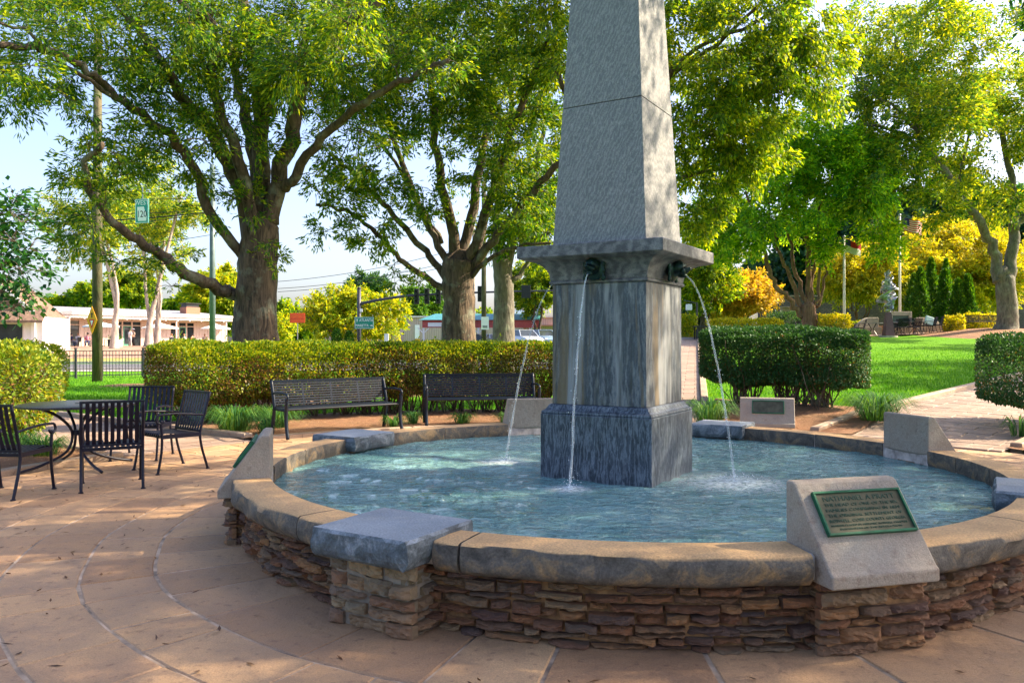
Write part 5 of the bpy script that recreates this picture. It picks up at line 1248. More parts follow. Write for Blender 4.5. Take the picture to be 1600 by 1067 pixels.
# dark wood on the hillside behind
def wood(name, label, regs, m, seed, L=.7, Wd=.38, nl=70):
    rg_ = random.Random(seed)
    for i, (px, base, top, Y, rx) in enumerate(regs):
        b = Vector(((px - 800) / F * Y, Y, gz((px - 800) / F * Y, Y))); tz_ = W(px, top, Y); mid = (base + top) / 2
        tree(name[i % len(name)], label[i], 'tree', b, [([b - Vector((0, 0, .2)), b.lerp(tz_, .4) + Vector((rg_.uniform(-.5, .5), 0, 0)), tz_ - Vector((0, 0, .5))], .3, .06)], [ell(px, mid, Y, rx, abs(top - base) / 2, 4, int(14 + rx * abs(top - base) / 170), 1.9)], m[i % len(m)], 'bark_dark', L, Wd, nl, seed + i, .3, 'far trees on the hillside', zmin=b.z + 1, flare=False)
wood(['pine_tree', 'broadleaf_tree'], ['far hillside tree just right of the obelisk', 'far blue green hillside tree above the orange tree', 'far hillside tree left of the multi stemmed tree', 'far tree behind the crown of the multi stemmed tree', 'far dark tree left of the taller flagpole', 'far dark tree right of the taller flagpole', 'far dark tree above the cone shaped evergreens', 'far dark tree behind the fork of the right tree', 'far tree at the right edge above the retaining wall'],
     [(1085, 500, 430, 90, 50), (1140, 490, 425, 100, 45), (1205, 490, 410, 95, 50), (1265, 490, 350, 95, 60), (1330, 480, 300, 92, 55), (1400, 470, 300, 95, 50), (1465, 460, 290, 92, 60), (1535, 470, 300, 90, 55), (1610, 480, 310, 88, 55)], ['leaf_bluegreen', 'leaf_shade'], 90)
wood(['broadleaf_tree'], ['far low tree line left of the wooden pole', 'far low tree above the cafe roof between the pale trees', 'low far tree at the left of the orange sign', 'far low tree between the middle oak and the thin oak', 'far low tree right of the cafe chimney'],
     [(60, 500, 455, 150, 40), (150, 500, 450, 150, 36), (455, 520, 490, 110, 26), (750, 520, 498, 130, 22), (300, 500, 462, 140, 40)], ['leaf_olive'], 110, .7, .4, 50)
# ------------------------------------------------------------------ cafe building
MT['cafe_wall'] = mat_plain('cafe_wall', (.56, .46, .39), .8, var=.05)
MT['cafe_roof'] = mat_plain('cafe_roof', (.28, .27, .29), .7, var=.15)
MT['fascia'] = mat_plain('fascia', (.66, .60, .56), .6, var=.05)
MT['glass_dark'] = mat_plain('glass_dark', (.035, .045, .05), .06, var=.4, vs=.8)
MT['green_frame'] = mat_plain('green_frame', (.08, .30, .20), .5)
MT['brick'] = mat_plain('brick', (.42, .17, .10), .85, var=.25, vs=20)
MT['shingle'] = mat_plain('shingle', (.20, .125, .085), .9, var=.3, vs=5, bs=.6)
MT['cloth_white'] = mat_plain('cloth_white', (.80, .76, .70), .8, var=.03)
MT['cloth_blue'] = mat_plain('cloth_blue', (.50, .66, .72), .8, var=.03)
fa = Vector((-49.5, 80, 0)); fb_ = Vector((-36.2, 100, 0)); fd = (fb_ - fa).normalized(); FL = (fb_ - fa).length; frz = math.atan2(fd.y, fd.x); ZB = .92
def fs(px):    # metres along the facade where a photo column meets it
    k = (px - 800) / F; return (k * fa.y - fa.x) / (fd.x - k * fd.y)
cafe = thing('cafe_building', 'long low cream cafe with a flat grey roof across the road at the left', 'building', (fa.x, fa.y, ZB), frz)
S0, S1 = -5.0, FL + .2; D = 9.0
ops = [(fs(73), fs(125)), (fs(176), fs(221)), (fs(266), fs(304))]
wl = MB(); cur = S0
for a, b in ops:
    wl.box(((cur + a) / 2, .1, 1.5), (a - cur, .2, 3.0)); wl.box(((a + b) / 2, .1, 2.92), (b - a, .2, .16)); cur = b
wl.box(((cur + S1) / 2, .1, 1.5), (S1 - cur, .2, 3.0)); wl.box((S1 - .1, D / 2 + .2, 1.5), (.2, D, 3)); wl.box(((S0 + S1) / 2, D + .3, 1.5), (S1 - S0, .2, 3))
x = S0 + .2
while x < S1:
    if not any(a - .1 < x < b + .1 for a, b in ops): wl.box((x, -.015, 1.5), (.05, .03, 3.0))
    x += .4
wl.build('wall', 'cafe_wall', cafe)
for a, b in ops:
    w = (b - a) / 3
    for k in range(3):
        c = a + w * (k + .5); door = k == 1
        fm = MB()
        for xx in (c - w / 2 + .04, c + w / 2 - .04): fm.box((xx, .04, 1.42), (.08, .1, 2.84))
        for zz in (2.32, 2.80): fm.box((c, .045, zz), (w - .16, .1, .09))
        f_ = fm.build('door' if door else 'window', 'cafe_wall', cafe)
        MB().box((c, .1, 1.13), (w - .16, .02, 2.26)).box((c, .1, 2.55), (w - .16, .02, .38)).build('pane', 'glass_dark', f_)
        if door:
            g = MB()
            for xx in (c - w / 2 + .14, c + w / 2 - .14): g.box((xx, .02, 1.13), (.12, .08, 2.2))
            g.box((c, .02, 2.2), (w - .36, .08, .1)); g.box((c, .02, .12), (w - .36, .08, .2)); g.build('door_leaf', 'green_frame', f_)
rf = MB(); y0 = -2.0
rf.add([(S0 - .3, y0, 3.62), (S1 + .5, y0, 3.62), (S1 + .5, D + .6, 4.6), (S0 - .3, D + .6, 4.6), (S0 - .3, y0, 3.5), (S1 + .5, y0, 3.5), (S1 + .5, D + .6, 3.5), (S0 - .3, D + .6, 3.5)], [(0, 1, 2, 3), (4, 5, 6, 7), (0, 1, 5, 4), (1, 2, 6, 5), (2, 3, 7, 6), (3, 0, 4, 7)])
r_ = rf.build('roof', 'cafe_roof', cafe)
MB().box(((S0 + S1) / 2, y0 - .03, 3.50), (S1 - S0 + .8, .06, .34)).box(((S0 + S1) / 2, y0 + .12, 3.24), (S1 - S0 + .7, .06, .5)).box(((S0 + S1) / 2, (y0 + 0) / 2, 3.08), (S1 - S0 + .6, 1.9, .06)).build('fascia', 'fascia', cafe)
cs = fs(314) ; ch = MB().box((cs, 2.2, 4.3), (1.9, 1.3, .9)).build('chimney', 'brick', r_)
MB().box((cs, 2.2, 4.95), (1.7, 1.1, .4)).box((cs, 2.2, 5.22), (2.1, 1.5, .08)).build('chimney_cap', 'black', cafe)
for px in (60, 165, 262, 340): MB().box((fs(px), y0 + .3, 1.55), (.14, .14, 3.1)).build('porch_post', 'fascia', cafe)
for k in range(18):
    MB().ball((S0 + 1 + k * 1.55, y0 - .02, 2.95), .09, 8, 6).build('bulb', 'white_sign', cafe)
t_ = text('SUMMITS', 1.0, 'sign_lettering', 'cloth_blue', cafe, ((fs(198) + fs(228)) / 2, y0 - .1, 3.62), (R(90), 0, 0), .03); w = t_.dimensions.x; t_.scale = ((fs(228) - fs(198)) / w, .62, 1)
# shingled cottage at the left edge
ct = thing('cottage', 'small white cottage with brown shingle roof at the left edge', 'building', (-35.2, 58, 0.55), R(12))
w = MB(); w.box((-2.8, 3, 1.35), (7.2, 6, 2.7)); w.build('wall', 'white_paint', ct)
f = MB().prism([(-3.6, 0), (3.6, 0), (0.2, 3.0)], (0, 6.6, 0), (-2.9, -.35, 2.62)).build('roof', 'shingle', ct)
MB().bar((-6.5, -.40, 2.66), (-2.7, -.40, 5.7), .08, .22).bar((.75, -.40, 2.66), (-2.7, -.40, 5.7), .08, .22).build('bargeboard', 'white_paint', ct)
MB().prism([(-.6, -.05), (.6, 1.0), (.6, 1.15), (-.6, .12)], (-8, 0, 0), (1.2, -.6, 2.3), (0, 1, 0)).build('porch_roof', 'shingle', ct)
wi = MB().box((-2.4, -.03, 1.15), (4.0, .06, 2.2)).build('window', 'fascia', ct); MB().box((-2.4, -.05, 1.15), (3.8, .06, 2.0)).build('pane', 'glass_dark', wi)
MB().box((.2, -.05, 1.3), (.25, .12, 2.6)).build('corner_post', 'white_paint', ct)
# beige warehouse and its pavilion
def mat_corr():
    m, nt, p = M('corrugated'); v = coords(nt); wv = nd(nt, 'ShaderNodeTexWave', bands_direction='X', Scale=1.6); nt.links.new(v, wv.inputs['Vector'])
    nt.links.new(ramp(nt, wv.outputs['Fac'], [(0, (.36, .27, .23)), (1, (.48, .38, .32))]), p.inputs['Base Color']); p.inputs['Roughness'].default_value = .6; bump(nt, p, wv.outputs['Fac'], .5, .03); return m
MT['corrugated'] = mat_corr()
zc = .9
def px_x(px, Y): return (px - 800) / F * Y
wh = thing('warehouse', 'beige metal clad warehouse behind the oaks with a flat roof', 'building', (px_x(631, 86), 86, zc), 0)
Wt = px_x(866, 86) - px_x(631, 86); ht = W(0, 496, 86).z - zc
MB().box((Wt / 2, 5, ht / 2), (Wt, 10, ht)).build('wall', 'corrugated', wh); MB().box((Wt / 2, 5, ht + .08), (Wt + .4, 10.4, .16)).build('roof', 'fascia', wh)
MB().box((1.45, -.04, 1.6), (.5, .06, 1.5)).build('poster', 'white_sign', wh); MB().box((1.5, -.04, .35), (.55, .06, 1.0)).build('panel', 'sign_yellow', wh)
MB().box((px_x(822, 86) - px_x(631, 86), 1.5, ht + .5), (2.4, 1.5, .7)).build('roof_unit', 'cloth_blue', wh)
for px in (820, 826): MB().box((px_x(px, 86) - px_x(631, 86), -.06, 1.5), (.25, .12, 2.8)).build('pilaster', 'brick', wh)
MB().box((px_x(843, 86) - px_x(631, 86), -.8, ht - .9), (3.6, 1.6, .12)).build('awning', 'brick', wh)
pv = thing('pavilion', 'red fronted pavilion with a teal hip roof left of the middle oak', 'building', (px_x(690, 72), 72, .9), 0)
hw_ = 1.9; ze = W(0, 500.5, 72).z - .9; zt_ = W(0, 490, 72).z - .9
MT['teal_roof'] = mat_plain('teal_roof', (.05, .22, .24), .5); MT['red_paint'] = mat_plain('red_paint', (.45, .08, .07), .6)
MB().add([(-hw_, -1.6, ze), (9, -1.6, ze), (9, 2.5, ze), (-hw_, 2.5, ze), (-.6, .4, zt_), (9, .4, zt_)], [(0, 1, 5, 4), (1, 2, 5), (2, 3, 4, 5), (3, 0, 4), (0, 3, 2, 1)]).build('roof', 'teal_roof', pv)
MB().box((3.6, -1.2, ze - .35), (10.4, .2, .68)).build('fascia', 'red_paint', pv)
MB().box((.2, -1.34, ze - .42), (2.6, .06, .36)).build('sign', 'white_sign', pv)
for x in (-1.5, .6, 3.4, 6.0, 8.4):
    MB().box((x, -1.2, (ze - .7) / 2), (.16, .16, ze - .7)).bar((x - .5, -1.2, ze - .7), (x, -1.2, ze - 1.2), .08, .08).bar((x + .5, -1.2, ze - .7), (x, -1.2, ze - 1.2), .08, .08).build('post', 'white_paint', pv)
# small roadside sign shapes
bx = thing('utility_cabinet', 'small white board on legs between the dark mast and the warehouse', 'board', GX(604, 52))
zz = W(604, 530, 52).z - bx.location.z
MB().box((0, 0, zz), (.28, .1, .72)).build('board', 'white_sign', bx); MB().box((0, 0, zz * .4), (.06, .06, zz * .8)).build('post', 'grey_metal', bx)

# ------------------------------------------------------------------ cars
MT['car_silver'] = mat_plain('car_silver', (.55, .60, .65), .25, .3, .03); MT['car_blue'] = mat_plain('car_blue', (.25, .36, .48), .25, .3, .03); MT['car_dark'] = mat_plain('car_dark', (.05, .05, .06), .25, .2, .03)
MT['tyre'] = mat_plain('tyre', (.02, .02, .02), .9); MT['lamp_glass'] = mat_plain('lamp_glass', (.7, .72, .72), .1); MT['lamp_red'] = mat_plain('lamp_red', (.5, .02, .02), .2)
def car(label, loc, rz, paint):
    t = thing('parked_car', label, 'car', loc, rz, 'cars parked before the warehouse')
    # stations along x: (x, half width low, half width high, z bottom, z belt, z top, half width roof)
    lo = [(-2.15, .62, .42, .66), (-2.05, .80, .28, .88), (-1.3, .86, .22, .95), (0, .88, .20, .95), (1.2, .86, .22, .92), (1.9, .80, .26, .80), (2.18, .60, .38, .62)]
    vs = []; fs_ = []
    for x, w, z0, z1 in lo: vs += [(x, -w * .92, z0), (x, -w, (z0 + z1) / 2), (x, -w * .93, z1), (x, 0, z1 + .03), (x, w * .93, z1), (x, w, (z0 + z1) / 2), (x, w * .92, z0)]
    for i in range(6):
        for k in range(7): fs_.append((i * 7 + k, i * 7 + (k + 1) % 7, i * 7 + 7 + (k + 1) % 7, i * 7 + 7 + k))
    fs_ += [tuple(range(7)), tuple(42 + k for k in range(6, -1, -1))]
    MB().add(vs, fs_).build('body', paint, t, True, bevel=.03)
    MB().add([(-1.75, -.74, .93), (1.1, -.74, .93), (.45, -.58, 1.41), (-1.05, -.58, 1.41), (-1.75, .74, .93), (1.1, .74, .93), (.45, .58, 1.41), (-1.05, .58, 1.41)], [(0, 1, 2, 3), (4, 5, 6, 7), (0, 3, 7, 4), (1, 2, 6, 5), (3, 2, 6, 7)]).build('window', 'glass_dark', t)
    MB().box((-.3, 0, 1.425), (1.56, 1.17, .05)).bar((.45, -.58, 1.41), (1.12, -.75, .93), .06, .05).bar((.45, .58, 1.41), (1.12, .75, .93), .06, .05).bar((-1.05, -.58, 1.41), (-1.76, -.75, .93), .07, .05).bar((-1.05, .58, 1.41), (-1.76, .75, .93), .07, .05).bar((-.25, -.59, 1.41), (-.25, -.75, .93), .05, .04).bar((-.25, .59, 1.41), (-.25, .75, .93), .05, .04).build('roof', paint, t, bevel=.015)
    for x in (-1.35, 1.35):
        for y in (-.8, .8):
            wmx = Matrix.Translation((x, y, .32)) @ Matrix.Rotation(R(90), 4, 'X')
            wh_ = MB().lathe([(.2, -.1), (.31, -.1), (.32, -.06), (.32, .06), (.31, .1), (.2, .1)], 20).build('wheel', 'tyre', t, xf=wmx)
            MB().lathe([(.19, -.105), (.2, .105)], 14).build('rim', 'grey_metal', wh_, xf=wmx)
    for y in (-.6, .6):
        MB().box((2.06, y, .66), (.16, .28, .13)).build('headlight', 'lamp_glass', t, bevel=.02); MB().box((-2.1, y, .72), (.08, .26, .14)).build('tail_light', 'lamp_red', t, bevel=.02)
for px, Y, rz, pt, lb in ((818, 62, -1.15, 'car_silver', 'pale silver car just left of the obelisk, seen over the hedge'), (848, 66, -1.2, 'car_blue', 'blue grey car touching the left edge of the obelisk, behind the silver one'), (744, 60, -.3, 'car_dark', 'dark car showing between the middle oak and the wooden pole'), (772, 70, -1.2, 'car_silver', 'pale car glimpsed between the wooden pole and the thin oak')):
    p = GX(px, Y); p.z = W(0, 515 if px > 800 else 522, Y).z - 1.45; car(lb, p, rz, pt)

# ------------------------------------------------------------------ people, parasols and tables at the cafe
MT['skin'] = mat_plain('skin', (.50, .28, .19), .6, var=.05); MT['hair_dark'] = mat_plain('hair_dark', (.03, .02, .015), .6); MT['hair_fair'] = mat_plain('hair_fair', (.35, .18, .08), .6)
CLO = {'white': (.75, .72, .74), 'navy': (.03, .04, .09), 'blue': (.12, .2, .45), 'pink': (.6, .2, .25), 'orange': (.7, .25, .1), 'grey': (.3, .3, .32), 'black': (.03, .03, .03), 'tan': (.5, .38, .28)}
for k, v in CLO.items(): MT['cloth_' + k + '_wear'] = mat_plain('cloth_' + k, v, .85, var=.06)
def person(label, loc, rz, top, legs, hair, sit=False, hat=False):
    t = thing('person', label, 'person', loc, rz); hp = .93 if not sit else .50
    up_ = hp - .93
    J = {'pel': (0, 0, hp), 'waist': (0, .0, 1.10 + up_), 'chest': (0, -.01, 1.32 + up_), 'neck': (0, 0, 1.47 + up_), 'head': (0, .02, 1.60 + up_), 'crown': (0, .0, 1.70 + up_), 'nose': (0, .085, 1.60 + up_)}
    E = [('pel', 'waist'), ('waist', 'chest'), ('chest', 'neck'), ('neck', 'head'), ('head', 'crown'), ('head', 'nose')]
    Rr = {'pel': .13, 'waist': .115, 'chest': .13, 'neck': .055, 'head': .09, 'crown': .075, 'nose': .02}
    for s_, n in ((-1, 'l'), (1, 'r')):
        J['sh' + n] = (s_ * .17, 0, 1.40 + up_); J['el' + n] = (s_ * .23, .04, 1.13 + up_); J['wr' + n] = (s_ * .18, .22, 1.02 + up_); J['hn' + n] = (s_ * .16, .30, 1.03 + up_)
        E += [('chest', 'sh' + n), ('sh' + n, 'el' + n), ('el' + n, 'wr' + n), ('wr' + n, 'hn' + n)]; Rr.update({'sh' + n: .06, 'el' + n: .042, 'wr' + n: .03, 'hn' + n: .034})
        if sit: J['hi' + n] = (s_ * .10, .05, hp - .01); J['kn' + n] = (s_ * .12, .45, hp); J['an' + n] = (s_ * .12, .42, .09); J['to' + n] = (s_ * .13, .58, .04)
        else: J['hi' + n] = (s_ * .10, 0, .86); J['kn' + n] = (s_ * .11, .02, .49); J['an' + n] = (s_ * .12, -.02, .09); J['to' + n] = (s_ * .13, .15, .04)
        E += [('pel', 'hi' + n), ('hi' + n, 'kn' + n), ('kn' + n, 'an' + n), ('an' + n, 'to' + n)]; Rr.update({'hi' + n: .095, 'kn' + n: .062, 'an' + n: .042, 'to' + n: .035})
        for q in range(3): J['f%d' % q + n] = (s_ * (.145 + .018 * q), .37, 1.02 + up_); E.append(('hn' + n, 'f%d' % q + n)); Rr['f%d' % q + n] = .010
    ks = list(J); me = bpy.data.meshes.new('body'); me.from_pydata([J[k] for k in ks], [(ks.index(a), ks.index(b)) for a, b in E], []); me.materials.append(MT['skin'])
    o = bpy.data.objects.new('body', me); C.objects.link(o); o.parent = t
    sk = o.modifiers.new('skin', 'SKIN'); sk.use_smooth_shade = True; o.modifiers.new('s', 'SUBSURF').levels = 1; o.modifiers['s'].render_levels = 1
    for i, k in enumerate(ks): me.skin_vertices[0].data[i].radius = (Rr[k], Rr[k]); me.skin_vertices[0].data[i].use_root = (k == 'pel')
    sh = MB().tube([Vector(J['pel']) - Vector((0, 0, .04)), J['waist'], J['chest'], Vector(J['neck']) - Vector((0, 0, .03))], [.165, .145, .175, .07], 12, True)
    for n in 'lr': sh.tube([J['sh' + n], J['el' + n]], [.078, .058], 10)
    sh.build('shirt', 'cloth_' + top + '_wear', t, True)
    tr = MB()
    for n in 'lr': tr.tube([Vector(J['hi' + n]) + Vector((0, 0, .05 if not sit else 0)), J['kn' + n], J['an' + n]], [.115, .08, .062], 10)
    tr.build('trousers', 'cloth_' + legs + '_wear', t, True)
    MB().ball((0, -.015, 1.645 + up_), .105, 12, 8, (.98, 1.05, 1.0)).build('hair', hair, t, True)
    if hat: MB().lathe([(.16, 1.69 + up_), (.16, 1.70 + up_), (.10, 1.705 + up_), (.09, 1.79 + up_)], 16).build('hat', 'cloth_white_wear', t)
    return t
def cp(px, Y, z=None): x = px_x(px, Y); return Vector((x, Y, gz(x, Y) + .06 if z is None else z))
person('person standing at the middle cafe door in a white top, seen from behind', cp(203, 78), R(-30), 'white', 'grey', 'hair_dark')
person('person in a pale hat standing right of the one in white at the cafe door', cp(208.5, 79.5), R(150), 'tan', 'black', 'hair_dark', hat=True)
CH_ = []
for px, Y, rz, tp, lg, hr, lb in ((96, 76, 60, 'orange', 'navy', 'hair_fair', 'person in orange seated at the far left cafe table'), (112, 76.5, -60, 'navy', 'grey', 'hair_dark', 'dark clothed person seated second from the left at the cafe'), (122, 77, 70, 'white', 'blue', 'hair_fair', 'person in white seated just left of the yellow diamond sign'), (137, 74, 200, 'pink', 'navy', 'hair_dark', 'person in pink seated below the yellow diamond sign'), (268, 84, 70, 'navy', 'black', 'hair_fair', 'person in navy seated under the middle white parasol'), (288, 85, -60, 'white', 'blue', 'hair_fair', 'fair haired person in white seated right of the middle parasol'), (301, 86, 80, 'orange', 'grey', 'hair_dark', 'person in orange seated second from the right at the cafe'), (320, 87, 200, 'tan', 'black', 'hair_fair', 'person in tan seated at the right end of the cafe terrace')):
    CH_.append((px, Y, rz, lb)); person(lb, cp(px, Y), R(rz), tp, lg, hr, sit=True)
for px, Y, rz, lb in CH_:
    p = cp(px, Y); c = thing('cafe_chair', 'plain dark chair of the ' + lb.replace(' seated', '').replace('second from the right ', 'second from right '), 'chair', p, R(rz), 'chairs on the cafe terrace')
    MB().box((0, .05, .43), (.44, .46, .04)).build('seat', 'black', c)
    MB().box((0, -.19, .70), (.44, .03, .42)).build('backrest', 'black', c)
    for x, y in ((-.2, -.17), (.2, -.17), (-.2, .25), (.2, .25)): MB().box((x, y, .205), (.035, .035, .41)).build('leg', 'black', c)
def parasol(label, px, py_eave, py_top, half_px, Y, m):
    b = cp(px, Y); ze_ = W(px, py_eave, Y).z - b.z; zt_ = W(px, py_top, Y).z - b.z; r = half_px * Y / F
    t = thing('parasol', label, 'parasol', b, 0, 'parasols on the cafe terrace')
    MB().tube([(0, 0, 0), (0, 0, zt_ + .1)], .03, 8).build('pole', 'fascia', t)
    vs = [(0, 0, zt_)] + [(r * math.cos(k * math.pi / 4 + .39), r * math.sin(k * math.pi / 4 + .39), ze_) for k in range(8)] + [(r * math.cos(k * math.pi / 4 + .39), r * math.sin(k * math.pi / 4 + .39), ze_ - .12) for k in range(8)]
    MB().add(vs, [(0, 1 + k, 1 + (k + 1) % 8) for k in range(8)] + [(1 + k, 9 + k, 9 + (k + 1) % 8, 1 + (k + 1) % 8) for k in range(8)]).build('canopy', m, t, fix=False)
    MB().lathe([(.3, 0), (.3, .06), (.05, .12)], 14).build('base', 'black', t)
    tb_ = thing('cafe_table', 'round table under the ' + label.split(',')[0], 'table', b + Vector((.55, -.4, 0)), 0, 'tables on the cafe terrace')
    MB().lathe([(.45, .70), (.45, .73)], 20).build('tabletop', 'fascia', tb_); MB().lathe([(.03, .02), (.03, .70)], 8).build('leg', 'black', tb_); MB().lathe([(.22, 0), (.22, .03)], 12).build('foot', 'black', tb_)
parasol('pale blue parasol left of the wooden pole', 158, 509.5, 503, 26, 77, 'cloth_blue')
parasol('white parasol right of the forked pale tree', 250, 512, 504.5, 27, 83, 'cloth_white')
parasol('white parasol at the right end of the cafe, beyond the slender grey pole', 337, 513, 506, 22, 88, 'cloth_white')
for px, lb, mm_ in ((184, 'square pale planter left of the standing people', 'fascia'), (176, 'dark planter with a shrub left of the pale planter', 'black')):
    p = cp(px, 76); t = thing('planter', lb, 'planter', p); MB().box((0, 0, .32), (.62, .62, .64), taper=1.06).box((0, 0, .66), (.74, .74, .06)).build('pot', mm_, t); q = np.random.default_rng(5)
    P_ = q.normal(size=(260, 3)) * .16 + np.array([0, 0, .78]); leaves('foliage', P_, .14, .07, 'leaf_conifer', t, 3, -.4)

# ------------------------------------------------------------------ far right terrace: flags, sculpture, monument, tables
def gt(px, Y): p = GX(px, Y); p.z += .055; return p
TYR = 47.6
MT['sculpt_base'] = mat_plain('sculpt_base', (.10, .045, .055), .5); MT['silver'] = mat_plain('silver', (.42, .44, .48), .35, .8, .2); MT['mono_panel'] = mat_plain('mono_panel', (.055, .10, .075), .4)
MT['flag_red'] = mat_plain('flag_red', (.62, .03, .05), .8, var=.05); MT['flag_blue'] = mat_plain('flag_blue', (.03, .04, .20), .8, var=.05); MT['flag_white'] = mat_plain('flag_white', (.75, .75, .75), .8, var=.03)
def flagpole(label, px, Y, top_py, flab, flag_w, flag_h, us):
    b = gt(px, Y); h = W(px, top_py, Y).z - b.z; t = thing('flagpole', label, 'flagpole', b)
    MB().tube([(0, 0, 0), (0, 0, h)], [.085, .05], 12).lathe([(.18, 0), (.18, .05), (.1, .12)], 14).build('pole', 'white_paint', t, True); MB().ball((0, 0, h + .07), .08, 10, 8).build('finial', 'silver', t, True)
    f = thing('flag', flab, 'flag', b + Vector((.06, 0, h - .1)))
    n, m_ = 18, 13; P_ = []
    def fp(u, v): return (u * flag_w * .92, .16 * math.sin(u * 7 + v * .8) * u, -v * flag_h - u * u * flag_h * .38 + .05 * math.sin(u * 9))
    for k in range(13 if us else 2):
        a, b2 = k / (13 if us else 2), (k + 1) / (13 if us else 2)
        u0 = .4 if (us and k < 7) else 0
        MB().grid([[fp(u0 + (1 - u0) * i / n, a + (b2 - a) * j / 2) for i in range(n + 1)] for j in range(3)]).build('stripe', ('flag_red' if k % 2 == 0 else 'flag_white') if us else ('flag_red', 'flag_white')[k], f, True)
    if us or True: MB().grid([[fp(.4 * i / 6, (7 / 13 if us else .5) * j / 3) for i in range(7)] for j in range(4)] if us else [[(x[0], x[1] - .01, x[2]) for x in (fp(.35 * i / 6, .5 * j / 3) for i in range(7))] for j in range(4)]).build('canton', 'flag_blue', f, True)
flagpole('taller white flagpole behind the low dark monument', 1406, 50, 338, 'striped red and white flag at the top of the taller flagpole', 1.5, .85, True)
flagpole('shorter flagpole right of the round yellow shrub, half hidden by leaves', 1319, 48, 372, 'red flag hanging in the leaves on the shorter flagpole', 1.1, .8, False)
sc = thing('sculpture', 'silver twisting sheet metal sculpture on a dark tapering plinth before the terrace', 'sculpture', gt(1388, 45.6))
z1_ = W(0, 488, 45.6).z - sc.location.z; z2_ = W(0, 425, 45.6).z - sc.location.z
MB().add([(-.27, -.27, 0), (.27, -.27, 0), (.27, .27, 0), (-.27, .27, 0), (-.12, -.12, z1_), (.12, -.12, z1_), (.12, .12, z1_), (-.12, .12, z1_)], [(0, 3, 2, 1), (4, 5, 6, 7), (0, 1, 5, 4), (1, 2, 6, 5), (2, 3, 7, 6), (3, 0, 4, 7)]).build('plinth', 'sculpt_base', sc)
MB().lathe([(.5, -.08), (.5, .04)], 24).build('footing', 'concrete_lt', sc)
P_ = []
for i in range(40):
    t = i / 39; z = z1_ + (z2_ - z1_) * t; row = []
    for j in range(7):
        v = j / 6 - .5; a = t * 9 + .5 * math.sin(t * 14); w_ = .16 + .42 * math.sin(math.pi * min(1, t * 1.15 + .05)) * (1 + .3 * math.sin(t * 25)); row.append((v * w_ * 1.7 * math.cos(a) + .1 * math.sin(t * 13), v * w_ * 1.7 * math.sin(a), z + .12 * math.sin(v * 9 + t * 20)))
    P_.append(row)
so_ = MB().grid(P_).build('twisted_sheet', 'silver', sc, True); so_.modifiers.new('s', 'SOLIDIFY').thickness = .015
for k in range(14):
    t = k / 13; z = z1_ + .2 + (z2_ - z1_ - .3) * t; a = k * 2.1; r_ = .22 + .25 * math.sin(math.pi * t)
    pts_ = [(r_ * math.cos(a + q * .5) * (1 - q * .05), r_ * .7 * math.sin(a + q * .5), z + .07 * q - .15) for q in range(6)]
    MB().strip(pts_, .10, .012, (0, 0, 1)).build('ribbon', 'silver', sc, True)
mo = thing('monument', 'square stone monument framing a dark green panel below the taller flagpole', 'monument', gt(1405, 48.6))
hh = W(0, 487, 48.6).z - mo.location.z; ww = 35 / F * 48.6
MB().box((-ww / 2 + .1, 0, hh / 2), (.2, .4, hh)).box((ww / 2 - .1, 0, hh / 2), (.2, .4, hh)).box((0, 0, hh - .12), (ww - .4, .4, .24)).box((0, 0, .2), (ww - .4, .4, .4)).build('frame', 'concrete_lt', mo, bevel=.02)
MB().box((0, .0, (hh) / 2 + .08), (ww - .4, .28, hh - .64)).build('panel', 'mono_panel', mo)
def curved_wall(label, px0, px1, Y, hi_right, seed):
    a = px_x(px0, Y); b = px_x(px1, Y); w_ = b - a; base = gt((px0 + px1) / 2, Y); h = W(0, 496, Y).z - base.z; t = thing('seat_wall', label, 'wall', base)
    prof = [(-w_ / 2, 0), (w_ / 2, 0)] + [(w_ / 2 - w_ * k / 12, (h if k < 4 else h * (1 - ((k - 4) / 8) ** 2 * .62))) for k in range(13)]
    if not hi_right: prof = [(-x, z) for x, z in prof]
    MB().prism(prof, (0, .35, 0), (0, 0, 0)).build('wall', 'concrete_lt', t, bevel=.03)
    MB().box((0, -.35, .22), (w_ * .9, .45, .44)).build('bench_seat', 'concrete_lt', t, bevel=.02)
curved_wall('cream wall with a curved top rising to the right, left of the sculpture', 1336, 1373, 48.8, True, 1)
curved_wall('grey wall with a curved top falling to the right, behind the blue cushion', 1435, 1474, 48.8, False, 2)
# low retaining edge of the terrace
lw = thing('low_wall', 'low orange tan stone edging behind the terrace tables', 'wall', gt(1410, 50.2)); MB().box((0, 0, .16), (px_x(1500, 50.2) - px_x(1318, 50.2), .3, .5)).box((0, 0, .43), (px_x(1500, 50.2) - px_x(1318, 50.2) + .1, .38, .05)).build('wall', 'paver', lw)
ft = thing('terrace_table', 'round table right of the first pale chair, left of the sculpture', 'table', gt(1363, 46.9), 0, 'tables on the far terrace')
MB().lathe([(.62, .72), (.62, .745)], 28).build('tabletop', 'grey_metal', ft)
for k in range(4):
    a = k * math.pi / 2 + .4; MB().tube([(.3 * math.cos(a), .3 * math.sin(a), .72), (.06 * math.cos(a), .06 * math.sin(a), .38), (.35 * math.cos(a), .35 * math.sin(a), 0)], .02, 6).build('leg', 'black_metal', ft)
for px, Y, lb in ((1404, 47.4, 'round table just right of the sculpture plinth'), (1430, 47.0, 'round table between the sculpture and the blue cushion')): dup(ft, gt(px, Y), .3, lb)
FC = 'chairs on the far terrace'
